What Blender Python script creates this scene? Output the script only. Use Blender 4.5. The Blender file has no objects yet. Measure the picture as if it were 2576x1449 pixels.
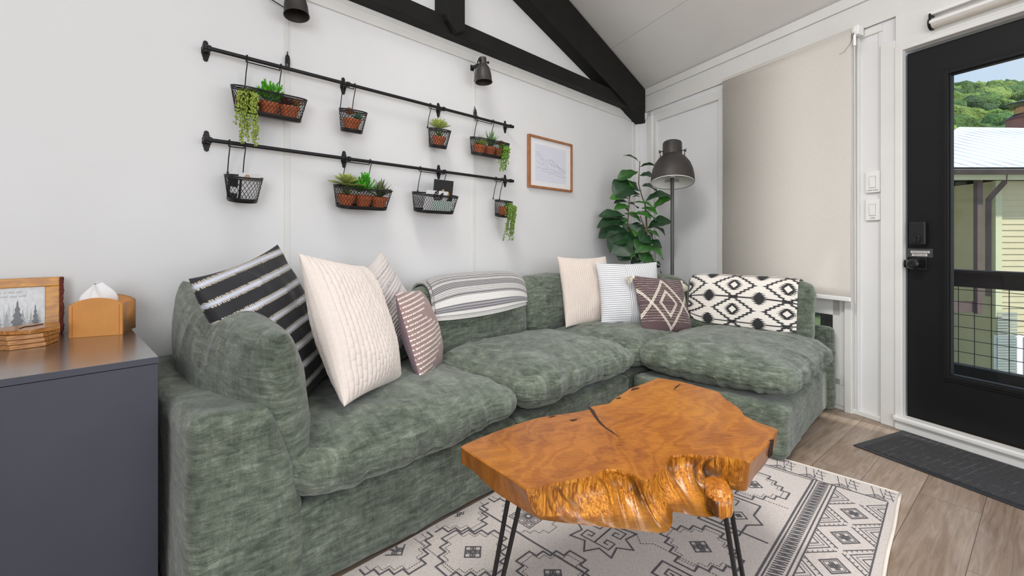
import bpy, bmesh, math, random
import numpy as np
from mathutils import Vector, Matrix, noise as mnoise

# ------------------------------------------------------------------ camera, sky, sun, daylight, exposure
SC = bpy.context.scene
COL = SC.collection
F, CX, HY, HC = 1145.0, 1288.0, 606.0, 1.02
cam = bpy.data.cameras.new('camera'); camo = bpy.data.objects.new('camera', cam); COL.objects.link(camo)
camo.location = (0, 0, HC); camo.rotation_euler = (math.pi/2, 0, 0)
cam.sensor_fit = 'HORIZONTAL'; cam.sensor_width = 36; cam.lens = 36*F/2576
cam.shift_y = -(724.5-HY)/2576; cam.clip_start = 0.02; cam.clip_end = 500
SC.camera = camo
SC.view_settings.view_transform = 'Standard'; SC.view_settings.look = 'None'
SC.view_settings.gamma = 1; SC.view_settings.use_curve_mapping = False
SC.view_settings.exposure = 0.0

W = bpy.data.worlds.new('sky'); SC.world = W; W.use_nodes = True
wn, wl = W.node_tree.nodes, W.node_tree.links
wn.clear()
wo = wn.new('ShaderNodeOutputWorld'); wb = wn.new('ShaderNodeBackground'); wt = wn.new('ShaderNodeTexCoord')
ws = wn.new('ShaderNodeSeparateXYZ'); wr = wn.new('ShaderNodeValToRGB'); wnz = wn.new('ShaderNodeTexNoise'); wm = wn.new('ShaderNodeMix'); wm.data_type = 'RGBA'
wr.color_ramp.elements[0].position = 0.0; wr.color_ramp.elements[0].color = (0.80, 0.90, 1.0, 1)
wr.color_ramp.elements[1].position = 0.75; wr.color_ramp.elements[1].color = (0.22, 0.48, 0.92, 1)
wnz.inputs['Scale'].default_value = 3.0; wnz.inputs['Detail'].default_value = 6
wl.new(wt.outputs['Generated'], ws.inputs[0]); wl.new(ws.outputs['Z'], wr.inputs[0]); wl.new(wt.outputs['Generated'], wnz.inputs['Vector'])
mr = wn.new('ShaderNodeMapRange'); mr.inputs[1].default_value = 0.45; mr.inputs[2].default_value = 0.75; mr.inputs[3].default_value = 0; mr.inputs[4].default_value = 0.8
wl.new(wnz.outputs[0], mr.inputs[0]); wl.new(mr.outputs[0], wm.inputs[0]); wl.new(wr.outputs[0], wm.inputs[6]); wm.inputs[7].default_value = (0.9, 0.95, 1, 1)
wl.new(wm.outputs[2], wb.inputs[0]); wb.inputs[1].default_value = 0.95; wl.new(wb.outputs[0], wo.inputs[0])

# frames: A = the long back wall, B = the door wall.  s/r run along the wall from the corner, t/q come out of it
_a = math.hypot(1112, F); dA = Vector((1112/_a, F/_a, 0)); nA = Vector((F/_a, -1112/_a, 0))
_b = math.hypot(503, F); eB = Vector((503/_b, -F/_b, 0)); nB = Vector((-F/_b, -503/_b, 0))
CB = Vector((1.22163, 4.52674, 0)); CA = CB*0.974
Z = Vector((0, 0, 1))
def frame(o, x, y):
    m = Matrix.Identity(4)
    for i in range(3): m[i][0], m[i][1], m[i][2], m[i][3] = x[i], y[i], Z[i], o[i]
    return m
MA = frame(CA, dA, -nA); MB_ = frame(CB, eB, -nB); MW = Matrix.Identity(4)
def PA(s, t, z): return CA - dA*s + nA*t + Z*z
def PB(r, q, z): return CB + eB*r + nB*q + Z*z
def T(x, y, z): return Matrix.Translation((x, y, z))
def R(deg, ax): return Matrix.Rotation(math.radians(deg), 4, ax)

def area(name, loc, target, w, h, power, color=(1, 1, 1), spread=180):
    l = bpy.data.lights.new(name, 'AREA'); l.shape = 'RECTANGLE'; l.size = w; l.size_y = h; l.energy = power; l.color = color; l.spread = math.radians(spread)
    o = bpy.data.objects.new(name, l); COL.objects.link(o); o.location = loc
    o.rotation_euler = (Vector(target)-Vector(loc)).to_track_quat('-Z', 'Y').to_euler(); return o
sun = bpy.data.lights.new('sun', 'SUN'); sun.energy = 5.0; sun.angle = math.radians(2); sun.color = (1, .97, .92)
suno = bpy.data.objects.new('sun', sun); COL.objects.link(suno)
suno.rotation_euler = Vector((-0.42, 0.5, -0.80)).to_track_quat('-Z', 'Y').to_euler()
# daylight through the room's big windows behind the photographer
area('daylight_rear_window', PA(3.2, 5.05, 1.4), PA(2.0, 0, .8), 3.4, 1.3, 31, (1.0, .99, .985))
area('daylight_side_window', PB(4.85, 0.12, 1.45), PB(3.0, 4.5, 0.9), 1.5, 1.7, 11, (1.0, .995, .99))
area('daylight_left_window', PA(5.40, 3.6, 1.6), PA(.6, 2.2, 1.3), 1.9, 1.6, 66, (.98, .99, 1))
# fill added overhead for the unseen track (the switch by the door names it)
area('track_fill_door_side', PB(2.5, 2.6, 3.2), PB(1.5, .15, .7), 1.3, .5, 12, (1.0, .985, .96), 95)
area('track_fill_rug_side', PB(2.9, 2.7, 3.25), PA(2.3, 1.7, 0), 1.5, .7, 15, (1.0, .985, .96), 85)

# ------------------------------------------------------------------ helpers
def S(r, g=None, b=None):                      # sRGB 0-255 -> linear
    f = lambda c: (c/255/12.92) if c/255 <= .04045 else ((c/255+.055)/1.055)**2.4
    return (f(r), f(g), f(b))
def vn(p, seed=0):                              # vectorised value noise, p (n,3)
    p = np.asarray(p, float); i = np.floor(p).astype(np.int64); f = p-i; f = f*f*(3-2*f)
    def h(a, b, c):
        n = (a*374761393 + b*668265263 + c*1442695041 + seed*974711) & 0xffffffff
        n = ((n ^ (n >> 13))*1274126177) & 0xffffffff
        return ((n ^ (n >> 16)) & 0xffff)/65535.0*2-1
    x, y, z = i.T; u, v, w = f.T; o = 0
    for dx in (0, 1):
        for dy in (0, 1):
            for dz in (0, 1):
                o = o + h(x+dx, y+dy, z+dz)*(u if dx else 1-u)*(v if dy else 1-v)*(w if dz else 1-w)
    return o
def fbm(p, sc, oct=3, seed=0):
    p = np.asarray(p, float)*np.asarray(sc, float); o = 0; a = 1
    for k in range(oct): o = o + a*vn(p*(2**k), seed+k*7); a *= .5
    return o

class M:
    def __init__(s): s.v = []; s.f = []; s.mi = []; s.n = 0; s.cur = 0; s.uv = None; s.col = None
    def add(s, vs, fs, mi=None):
        b = s.n; s.v.extend([tuple(x) for x in vs]); s.n += len(vs)
        m = s.cur if mi is None else mi
        for f in fs: s.f.append(tuple(i+b for i in f)); s.mi.append(m)
        return s
    def box(s, x0, x1, y0, y1, z0, z1, X=None):
        v = [Vector((x, y, z)) for x in (x0, x1) for y in (y0, y1) for z in (z0, z1)]
        if X is not None: v = [X @ p for p in v]
        return s.add(v, [(0, 1, 3, 2), (4, 6, 7, 5), (0, 4, 5, 1), (2, 3, 7, 6), (0, 2, 6, 4), (1, 5, 7, 3)])
    def tube(s, pts, r, n=8, cap=True, closed=False):
        pts = [Vector(p) for p in pts]; k = len(pts); rs = r if isinstance(r, (list, tuple)) else [r]*k
        up = Vector((0, 0, 1)); vs = []; prev = None
        for i, p in enumerate(pts):
            a = pts[(i-1) % k] if closed or i > 0 else p; b = pts[(i+1) % k] if closed or i < k-1 else p
            t = (b-a).normalized()
            if prev is None:
                q = t.cross(up)
                if q.length < .1: q = t.cross(Vector((1, 0, 0)))
            else: q = prev - t*prev.dot(t)
            q.normalize(); prev = q; w = t.cross(q)
            for j in range(n):
                g = 2*math.pi*j/n; vs.append(p+(q*math.cos(g)+w*math.sin(g))*rs[i])
        fs = []
        for i in range(k if closed else k-1):
            for j in range(n):
                a = i*n+j; b = i*n+(j+1) % n; c = ((i+1) % k)*n+(j+1) % n; d = ((i+1) % k)*n+j
                fs.append((a, b, c, d))
        if cap and not closed: fs.append(tuple(range(n))[::-1]); fs.append(tuple(range((k-1)*n, k*n)))
        return s.add(vs, fs)
    def lathe(s, prof, n=32, X=None, cap0=True, cap1=True, sx=1, sy=1):
        vs = []; k = len(prof)
        for (r, z) in prof:
            for j in range(n):
                g = 2*math.pi*j/n; p = Vector((r*math.cos(g)*sx, r*math.sin(g)*sy, z)); vs.append(X @ p if X is not None else p)
        fs = []
        for i in range(k-1):
            for j in range(n): fs.append((i*n+j, i*n+(j+1) % n, (i+1)*n+(j+1) % n, (i+1)*n+j))
        if cap0: fs.append(tuple(range(n))[::-1])
        if cap1: fs.append(tuple(range((k-1)*n, k*n)))
        return s.add(vs, fs)
    def prism(s, poly, z0, z1, X=None):          # polygon in xy extruded in z
        k = len(poly); v = [Vector((p[0], p[1], z0)) for p in poly]+[Vector((p[0], p[1], z1)) for p in poly]
        if X is not None: v = [X @ p for p in v]
        return s.add(v, [tuple(range(k))[::-1], tuple(range(k, 2*k))]+[(i, (i+1) % k, k+(i+1) % k, k+i) for i in range(k)])
    def grid(s, P, close_u=False, mi=None, flip=False):   # P [nu][nv][3]
        P = np.asarray(P); nu, nv = P.shape[:2]; fs = []
        for i in range(nu if close_u else nu-1):
            i2 = (i+1) % nu
            for j in range(nv-1):
                q = (i*nv+j, i2*nv+j, i2*nv+j+1, i*nv+j+1); fs.append(q[::-1] if flip else q)
        return s.add(P.reshape(-1, 3), fs, mi)
    def disc(s, c, r, n=16, X=None, z=0):
        v = [Vector((c[0]+r*math.cos(2*math.pi*i/n), c[1]+r*math.sin(2*math.pi*i/n), z)) for i in range(n)]
        if X is not None: v = [X @ p for p in v]
        return s.add(v, [tuple(range(n))])
def build(name, mb, mat, parent=None, mtx=None, smooth=False, bevel=0, seg=2, cols=None, fix=True, subd=0, solid=0):
    me = bpy.data.meshes.new(name); me.from_pydata(mb.v, [], mb.f)
    mats = mat if isinstance(mat, (list, tuple)) else [mat]
    for m_ in mats: me.materials.append(m_)
    if len(mats) > 1: me.polygons.foreach_set('material_index', mb.mi)
    if fix:
        bm = bmesh.new(); bm.from_mesh(me); bmesh.ops.recalc_face_normals(bm, faces=bm.faces); bm.to_mesh(me); bm.free()
    if smooth: me.polygons.foreach_set('use_smooth', [True]*len(me.polygons))
    if cols is not None:
        a = me.color_attributes.new('Col', 'FLOAT_COLOR', 'POINT'); c = np.ones((len(mb.v), 4), np.float32); c[:, :3] = cols
        a.data.foreach_set('color', c.ravel())
    me.update()
    o = bpy.data.objects.new(name, me); COL.objects.link(o)
    if parent is not None: o.parent = parent
    if mtx is not None: o.matrix_local = mtx
    if smooth == 'auto':
        me.polygons.foreach_set('use_smooth', [True]*len(me.polygons))
        me.set_sharp_from_angle(angle=math.radians(38))
    if bevel:
        b = o.modifiers.new('bevel', 'BEVEL'); b.width = bevel; b.segments = seg; b.limit_method = 'ANGLE'; b.angle_limit = math.radians(35)
    if solid:
        b = o.modifiers.new('solid', 'SOLIDIFY'); b.thickness = solid; b.offset = 0
    if subd:
        b = o.modifiers.new('sub', 'SUBSURF'); b.levels = subd; b.render_levels = subd
    return o
def tag(o, label, cat, group=None, kind=None):
    o['label'] = label; o['category'] = cat
    if group: o['group'] = group
    if kind: o['kind'] = kind
    return o
def thing(name, label, cat, mtx, group=None):
    o = bpy.data.objects.new(name, None); COL.objects.link(o); o.empty_display_size = .05; o.matrix_world = mtx
    return tag(o, label, cat, group)
def struct(name, mb, mat, mtx=None, **k):
    o = build(name, mb, mat, None, mtx, **k); o['kind'] = 'structure'; return o

# ------------------------------------------------------------------ materials
def newmat(name):
    m = bpy.data.materials.new(name); m.use_nodes = True; nt = m.node_tree; return m, nt, nt.nodes['Principled BSDF']
def nd(nt, t, **k):
    n = nt.nodes.new('ShaderNode'+t)
    for a, b in k.items():
        if a in n.inputs: n.inputs[a].default_value = b
        else: setattr(n, a, b)
    return n
def mixc(nt, fac, a, b, mode='MIX'):
    m = nt.nodes.new('ShaderNodeMix'); m.data_type = 'RGBA'; m.blend_type = mode
    for i, x in ((0, fac), (6, a), (7, b)):
        if isinstance(x, bpy.types.NodeSocket): nt.links.new(x, m.inputs[i])
        elif i: m.inputs[i].default_value = (*x, 1)
        else: m.inputs[0].default_value = x
    return m.outputs[2]
def ramp(nt, src, stops):
    r = nt.nodes.new('ShaderNodeValToRGB'); e = r.color_ramp.elements
    while len(e) < len(stops): e.new(.5)
    for x, (p, c) in zip(e, stops): x.position = p; x.color = (*c, 1) if len(c) == 3 else c
    nt.links.new(src, r.inputs[0]); return r.outputs[0]
def coords(nt, scale=(1, 1, 1), rot=(0, 0, 0), kind='Object'):
    t = nt.nodes.new('ShaderNodeTexCoord'); m = nt.nodes.new('ShaderNodeMapping'); m.inputs['Scale'].default_value = scale; m.inputs['Rotation'].default_value = rot
    nt.links.new(t.outputs[kind], m.inputs[0]); return m.outputs[0]
def noise(nt, vec, scale, detail=3, dist=0, rough=.5):
    n = nd(nt, 'TexNoise', Scale=scale, Detail=detail, Distortion=dist, Roughness=rough); nt.links.new(vec, n.inputs['Vector']); return n.outputs[0]
def bump(nt, b, src, strength, dist=.01, chain=None):
    n = nd(nt, 'Bump', Strength=strength, Distance=dist); nt.links.new(src, n.inputs['Height'])
    if chain is not None: nt.links.new(chain, n.inputs['Normal'])
    nt.links.new(n.outputs[0], b.inputs['Normal']); return n.outputs[0]
_mc = {}
def simple(name, c, rough=.5, metal=0, var=.08, vs=8, bs=60, bst=.05, bd=.002, coat=0, sheen=0, spec=None):
    if name in _mc: return _mc[name]
    m, nt, b = newmat(name); v = coords(nt)
    n = noise(nt, v, vs, 3)
    lo = tuple(x*(1-var) for x in c); hi = tuple(min(1, x*(1+var)) for x in c)
    nt.links.new(ramp(nt, n, [(.3, lo), (.7, hi)]), b.inputs['Base Color'])
    b.inputs['Roughness'].default_value = rough; b.inputs['Metallic'].default_value = metal
    if coat: b.inputs['Coat Weight'].default_value = coat; b.inputs['Coat Roughness'].default_value = .08
    if sheen: b.inputs['Sheen Weight'].default_value = sheen
    if spec is not None: b.inputs['Specular IOR Level'].default_value = spec
    if bst: bump(nt, b, noise(nt, v, bs, 4), bst, bd)
    _mc[name] = m; return m
WALL = simple('white_wall_paint', S(226, 226, 227), .55, var=.015, vs=3, bs=180, bst=.06, bd=.001)
TRIM = simple('white_trim_paint', S(222, 221, 218), .45, var=.03, vs=5, bs=40, bst=.12, bd=.001)
CEIL = simple('ceiling_paint', S(232, 230, 226), .7, var=.02, vs=4, bs=120, bst=.1, bd=.001)
BEAM = simple('black_stained_wood', S(20, 19, 18), .7, var=.25, vs=9, bs=30, bst=.2, bd=.002, spec=.3)
DOORK = simple('black_door_paint', S(20, 20, 21), .5, var=.08, vs=5, bs=90, bst=.04, spec=.25)
IRON = simple('black_powder_metal', S(33, 32, 34), .42, .3, var=.15, vs=30, bs=300, bst=.05, bd=.0005)
PLASTW = simple('white_plastic', S(232, 231, 230), .3, var=.01, bst=0)
PLASTK = simple('black_plastic', S(20, 20, 21), .22, var=.1, bst=0)
GLAM = simple('graphite_lamp_metal', S(66, 62, 60), .5, .35, var=.05, vs=20, bs=400, bst=.04, bd=.0004)
LAMPIN = simple('lamp_inner_white', S(225, 226, 220), .5, var=.02, bst=0)
TERRA = simple('terracotta', S(186, 100, 58), .8, var=.16, vs=60, bs=300, bst=.3, bd=.0006)
SOIL = simple('dark_soil', S(52, 40, 32), .9, var=.4, vs=150, bs=200, bst=.5, bd=.002)
def glass(name='clear_glass', tint=(1, 1, 1), rough=0):
    m, nt, b = newmat(name); nt.nodes.remove(b)
    tr = nd(nt, 'BsdfTransparent'); gl = nd(nt, 'BsdfGlossy', Roughness=.02); mx = nd(nt, 'MixShader'); fr = nd(nt, 'Fresnel', IOR=1.45)
    tr.inputs[0].default_value = (*tint, 1)
    mu = nd(nt, 'Math', operation='MULTIPLY'); mu.inputs[1].default_value = .5
    nt.links.new(fr.outputs[0], mu.inputs[0]); nt.links.new(mu.outputs[0], mx.inputs[0]); nt.links.new(tr.outputs[0], mx.inputs[1]); nt.links.new(gl.outputs[0], mx.inputs[2])
    nt.links.new(mx.outputs[0], nt.nodes['Material Output'].inputs[0]); return m
GLASS = glass(tint=(.97, .99, .985))
def chenille():
    m, nt, b = newmat('green_chenille'); v = coords(nt)
    big = noise(nt, v, 7, 5, 1.2, .62); vs_ = coords(nt, (14, 14, 70)); streak = noise(nt, vs_, 1, 4, .8, .65)
    vs2 = coords(nt, (60, 22, 18)); st2 = noise(nt, vs2, 1, 4, 1.0, .65)
    a = mixc(nt, .6, big, streak); a = mixc(nt, .22, a, st2)
    c = ramp(nt, a, [(.38, S(54, 62, 50)), (.46, S(80, 89, 75)), (.54, S(103, 112, 97)), (.66, S(142, 151, 137))])
    vw = coords(nt, (330, 330, 420)); weave = noise(nt, vw, 1, 2, .2, .7)
    wv = ramp(nt, weave, [(.33, (.70, .70, .70)), (.64, (1.20, 1.20, 1.20))])
    nt.links.new(mixc(nt, 1, c, wv, 'MULTIPLY'), b.inputs['Base Color'])
    b.inputs['Roughness'].default_value = .85; b.inputs['Sheen Weight'].default_value = .35; b.inputs['Sheen Roughness'].default_value = .45
    b1 = bump(nt, b, weave, .55, .0035); 
    b2 = bump(nt, b, a, .55, .018, b1)
    return m
GREEN = chenille()
def colmat(name, rough=.85, sheen=.2, bs=400, bst=.4, bd=.0015, stretch=(1, 1, 1), wl_=.82, wh_=1.1):
    m, nt, b = newmat(name); at = nd(nt, 'Attribute', attribute_name='Col'); v = coords(nt, stretch)
    n = noise(nt, v, bs, 3); w = ramp(nt, n, [(.3, (wl_,)*3), (.7, (wh_,)*3)])
    nt.links.new(mixc(nt, 1, at.outputs['Color'], w, 'MULTIPLY'), b.inputs['Base Color'])
    b.inputs['Roughness'].default_value = rough; b.inputs['Sheen Weight'].default_value = sheen
    bump(nt, b, n, bst, bd); return m
WOVEN = colmat('woven_cloth'); SATIN = colmat('smooth_woven_cloth', .7, .1, 700, .2, .0006); PLUSH = colmat('plush_cloth', .95, .4, 330, .5, .002, wl_=.90, wh_=1.04)
LEAFM = colmat('leaf_surface', .42, 0, 60, .15, .002)
def floor_mat():
    m, nt, b = newmat('oak_plank_floor'); v = coords(nt, (1, 1, 1), (0, 0, -math.radians(39.9)))
    br = nd(nt, 'TexBrick', Scale=1.0); br.offset = .37; br.squash = 1
    br.inputs['Brick Width'].default_value = 1.22; br.inputs['Row Height'].default_value = .178; br.inputs['Mortar Size'].default_value = .0012; br.inputs['Mortar Smooth'].default_value = .1
    br.inputs['Color1'].default_value = (0, 0, 0, 1); br.inputs['Color2'].default_value = (1, 1, 1, 1); br.inputs['Mortar'].default_value = (.5, .5, .5, 1)
    nt.links.new(v, br.inputs['Vector'])
    vo = nd(nt, 'VectorMath', operation='ADD'); nt.links.new(v, vo.inputs[0]); sc_ = nd(nt, 'VectorMath', operation='SCALE'); sc_.inputs['Scale'].default_value = 7; nt.links.new(br.outputs['Color'], sc_.inputs[0]); nt.links.new(sc_.outputs[0], vo.inputs[1])
    mp = nd(nt, 'Mapping'); mp.inputs['Scale'].default_value = (2.2, 26, 1); nt.links.new(vo.outputs[0], mp.inputs[0])
    g = noise(nt, mp.outputs[0], 1.6, 7, 1.6, .65)
    mp2 = nd(nt, 'Mapping'); mp2.inputs['Scale'].default_value = (1.2, 5, 1); nt.links.new(vo.outputs[0], mp2.inputs[0]); g2 = noise(nt, mp2.outputs[0], 2, 3, .8)
    c = ramp(nt, g, [(.3, S(98, 78, 62)), (.48, S(138, 118, 100)), (.62, S(162, 144, 128)), (.8, S(182, 168, 154))])
    c2 = ramp(nt, g2, [(.35, S(140, 120, 100)), (.65, S(186, 172, 160))])
    tint = ramp(nt, br.outputs['Color'], [(0, (.80, .78, .76)), (1, (1.06, 1.05, 1.06))])
    c = mixc(nt, .45, c, c2); c = mixc(nt, 1, c, tint, 'MULTIPLY'); c = mixc(nt, br.outputs['Fac'], c, S(92, 78, 68))
    nt.links.new(c, b.inputs['Base Color']); b.inputs['Roughness'].default_value = .42
    bump(nt, b, g, .15, .002); return m
FLOOR = floor_mat()
def slab_wood():
    m, nt, b = newmat('teak_slab'); v = coords(nt, (1, 1, .35), (0, 0, .5))
    n0 = noise(nt, v, 2.2, 3, 1.5); mp = nd(nt, 'VectorMath', operation='MULTIPLY_ADD')
    mp.inputs[1].default_value = (.45, .45, .45); nt.links.new(n0, mp.inputs[0]); nt.links.new(v, mp.inputs[2])
    wv = nd(nt, 'TexWave', wave_type='BANDS', Scale=5.0, Distortion=7.0, Detail=4.0); wv.inputs['Detail Scale'].default_value = 2.2; nt.links.new(mp.outputs[0], wv.inputs['Vector'])
    fine = noise(nt, coords(nt, (18, 90, 18), (0, 0, .6)), 1.5, 5, 2.0)
    blot = noise(nt, v, 3.5, 4, .6)
    c = ramp(nt, blot, [(.3, S(132, 66, 8)), (.5, S(168, 94, 14)), (.7, S(192, 122, 26))])
    c = mixc(nt, .30, c, ramp(nt, wv.outputs[0], [(.2, S(112, 56, 16)), (.8, S(186, 122, 44))]))
    c = mixc(nt, .30, c, ramp(nt, fine, [(.35, S(100, 50, 16)), (.65, S(190, 126, 50))]))
    at = nd(nt, 'Attribute', attribute_name='Col')
    c = mixc(nt, 1, c, at.outputs['Color'], 'MULTIPLY')
    ge = nd(nt, 'NewGeometry'); sz = nd(nt, 'SeparateXYZ'); nt.links.new(ge.outputs['True Normal'], sz.inputs[0]); ab = nd(nt, 'Math', operation='ABSOLUTE'); nt.links.new(sz.outputs['Z'], ab.inputs[0])
    mk = nd(nt, 'MapRange'); mk.inputs[1].default_value = .93; mk.inputs[2].default_value = .80; mk.inputs[3].default_value = 0; mk.inputs[4].default_value = 1; nt.links.new(ab.outputs[0], mk.inputs[0])
    sc3 = nd(nt, 'SeparateColor'); nt.links.new(at.outputs['Color'], sc3.inputs[0]); m2 = nd(nt, 'MapRange'); m2.inputs[1].default_value = .88; m2.inputs[2].default_value = 1.1; nt.links.new(sc3.outputs[1], m2.inputs[0])
    st3 = noise(nt, coords(nt, (150, 150, 12)), 1, 4, 1.2, .6); cst = ramp(nt, st3, [(.34, S(84, 42, 12)), (.46, S(166, 98, 30)), (.58, S(214, 146, 54)), (.72, S(240, 184, 92))])
    m3 = nd(nt, 'Math', operation='MULTIPLY'); nt.links.new(mk.outputs[0], m3.inputs[0]); nt.links.new(m2.outputs[0], m3.inputs[1]); m4 = nd(nt, 'Math', operation='MULTIPLY'); m4.inputs[1].default_value = .75; nt.links.new(m3.outputs[0], m4.inputs[0])
    c = mixc(nt, m4.outputs[0], c, cst)
    nt.links.new(c, b.inputs['Base Color']); b.inputs['Roughness'].default_value = .3; b.inputs['Coat Weight'].default_value = .22; b.inputs['Specular IOR Level'].default_value = .3; b.inputs['Coat Roughness'].default_value = .12
    bump(nt, b, fine, .08, .002); return m
def grainwood(name, lo, hi, rough=.5, sc=(4, 4, 40), coat=0):
    m, nt, b = newmat(name); n = noise(nt, coords(nt, sc), 1.5, 5, 1.2)
    nt.links.new(ramp(nt, n, [(.3, lo), (.7, hi)]), b.inputs['Base Color']); b.inputs['Roughness'].default_value = rough
    b.inputs['Coat Weight'].default_value = coat; bump(nt, b, n, .15, .001); return m
FRAMEW = grainwood('oak_frame_wood', S(142, 90, 52), S(178, 122, 78), .5, (40, 40, 6))
AMBER = grainwood('amber_live_edge_wood', S(170, 104, 14), S(220, 154, 34), .3, (10, 10, 30), .4)
COASTW = grainwood('acacia_wood', S(140, 84, 36), S(212, 152, 88), .35, (12, 60, 60), .3)
# ------------------------------------------------------------------ measuring helpers: a point of the photo on a known wall plane
def _hit(px, py, o, n):
    d = Vector(((px-CX)/F, 1, (HY-py)/F)); c = Vector((0, 0, HC)); k = (o-c).dot(n)/d.dot(n); return c+d*k
def atA(px, py, t): p = _hit(px, py, CA+nA*t, nA); v = p-CA; return -v.dot(dA), p.z
def atB(px, py, q): p = _hit(px, py, CB+nB*q, nB); v = p-CB; return v.dot(eB), p.z
def atZ(px, py, z): p = _hit(px, py, Vector((0, 0, z)), Z); v = p-CA; return -v.dot(dA), v.dot(nA)

# ------------------------------------------------------------------ the room
SE, TE = 5.55, 5.2                              # extents of the long wall and of the room's depth
def ceil_z(q): return 2.475+.358*q if q < 3.4 else 2.475+.358*3.4-.36*(q-3.4)
# floor
m = M(); pts = [CA+dA*.2+nA*-.1, CA-dA*SE+nA*-.1, CA-dA*SE+nA*TE, CB+eB*6.0-nB*.1, CB-nB*.1-eB*.2]
m.prism([(p.x, p.y) for p in pts][::-1], -.05, 0); struct('floor', m, FLOOR)
# long back wall: gable shaped panel with battens
def wallA_poly(z0): return [(0.0, z0), (0.0, ceil_z(0)+.02), (-3.67, ceil_z(3.4)+.02), (-SE, ceil_z(.926*SE)+.02), (-SE, z0)]
XZ = Matrix(((1, 0, 0, 0), (0, 0, 1, 0), (0, 1, 0, 0), (0, 0, 0, 1)))   # prism xy -> xz
m = M(); m.prism(wallA_poly(0), 0, .1, XZ); struct('wall_back', m, WALL, MA)
for i, s in enumerate((3.205, 2.061, 4.35)):
    w = .0125
    m = M(); m.box(-s-w, -s+w, -.004, 0, 0, 2.17); struct('trim_%d' % (i+1), m, TRIM, MA, bevel=.0015)
m = M(); m.box(-SE, -.02, -.012, 0, 2.165, 2.24); m.box(-SE, -.02, -.016, 0, 2.215, 2.24); struct('trim_4', m, TRIM, MA, bevel=.002)
m = M(); m.box(-.06, 0, -.012, 0, 0, 2.165); struct('trim_5', m, TRIM, MA, bevel=.002)
m = M(); m.box(-SE, -3.9, -.014, 0, 0, .09); struct('baseboard_back', m, TRIM, MA, bevel=.003)
# short return at the corner
m = M(); m.box(0, .06, -.17, .1, 0, 2.237); m.box(-.008, 0, -.05, 0, 0, 2.237); m.box(-.008, 0, -.17, -.13, 0, 2.237); m.box(-.008, 0, -.17, 0, 2.17, 2.237)
struct('wall_corner', m, WALL, MA, bevel=.002)
# door wall with window and door openings (local x = r, y = -q)
m = M()
WR0, WR1, WZ0, WZ1 = 1.13, 1.93, .15, 2.20
DR0, DR1, DZ0, DZ1 = 2.245, 3.13, .05, 2.045
SR0, SR1, SZ0, SZ1 = 4.05, 5.65, .55, 2.35
for a, b, z0, z1 in ((-.25, WR0, 0, 2.48), (WR0, WR1, 0, WZ0), (WR0, WR1, WZ1, 2.48), (WR1, DR0, 0, 2.48), (DR0, DR1, DZ1, 2.48), (DR0, DR1, -.05, DZ0), (DR1, SR0, 0, 2.48), (SR0, SR1, 0, SZ0), (SR0, SR1, SZ1, 2.48), (SR1, 6.1, 0, 2.48)):
    m.box(a, b, 0, .10, z0, z1)
struct('wall_right', m, WALL, MB_)
def tB(n, *bx, mat=TRIM, bev=.003):
    m = M()
    for (r0, r1, q0, q1, z0, z1) in bx: m.box(r0, r1, -q1, -q0, z0, z1)
    return struct(n, m, mat, MB_, bevel=bev)
tB('trim_6', (-.1, 5.9, 0, .022, 2.405, 2.47), (-.1, 5.9, 0, .010, 2.25, 2.405), (-.1, 5.9, 0, .014, 2.25, 2.256))
tB('trim_7', (.245, .30, 0, .05, 0, 2.19), (.305, .335, 0, .02, 0, 2.20), (.335, 1.07, 0, .02, 2.13, 2.20), (1.03, 1.07, 0, .02, 0, 2.13))
tB('trim_8', (1.965, 2.005, 0, .035, .0, 2.26), (2.022, 2.034, 0, .016, 0, 2.24), (2.034, 2.15, 0, .010, 2.2, 2.24), (2.128, 2.15, 0, .006, 0, 2.2))
tB('trim_9', (2.15, 2.222, 0, .028, 0, 2.115), (2.222, 2.257, 0, .036, .07, 2.05), (3.10, 3.135, 0, .036, .07, 2.05), (3.135, 3.22, 0, .028, 0, 2.115), (2.222, 3.135, 0, .036, 2.045, 2.072), (2.222, 3.135, 0, .028, 2.072, 2.25))
tB('trim_10', (2.222, 3.135, 0, .045, 0, .062), (2.222, 3.135, .0, .062, .05, .078), bev=.008)
tB('baseboard_right', (.3, 2.15, 0, .018, 0, .028), bev=.004)
# window_1 with its lower light and the upper one behind the blind
w = thing('window_1', 'white framed window beside the glazed door, upper light behind the blind', 'window', MB_); del w['category']; w['kind'] = 'structure'
m = M()
for (r0, r1, q0, q1, z0, z1) in ((WR0, WR0+.06, -.08, .012, WZ0, WZ1), (WR1-.045, WR1+.035, -.08, .012, WZ0, WZ1), (WR0, WR1, -.08, .012, WZ0, WZ0+.035), (WR0, WR1, -.08, .012, WZ1-.05, WZ1), (WR0, WR1, -.08, .012, .565, .66)): m.box(r0, r1, -q1, -q0, z0, z1)
build('window_frame', m, TRIM, w, bevel=.003)
m = M(); m.box(WR0+.05, WR1-.04, .04, .045, WZ0+.03, .57); m.box(WR0+.05, WR1-.04, .04, .045, .65, WZ1-.04); build('pane', m, GLASS, w)
m = M()
m.box(WR0, 1.965, -.02, 0, .03, WZ0)
for i in range(42): m.box(WR0+.02*i, WR0+.02*i+.015, -.024, -.02, .03, WZ0)
build('window_apron', m, TRIM, w)
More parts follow.
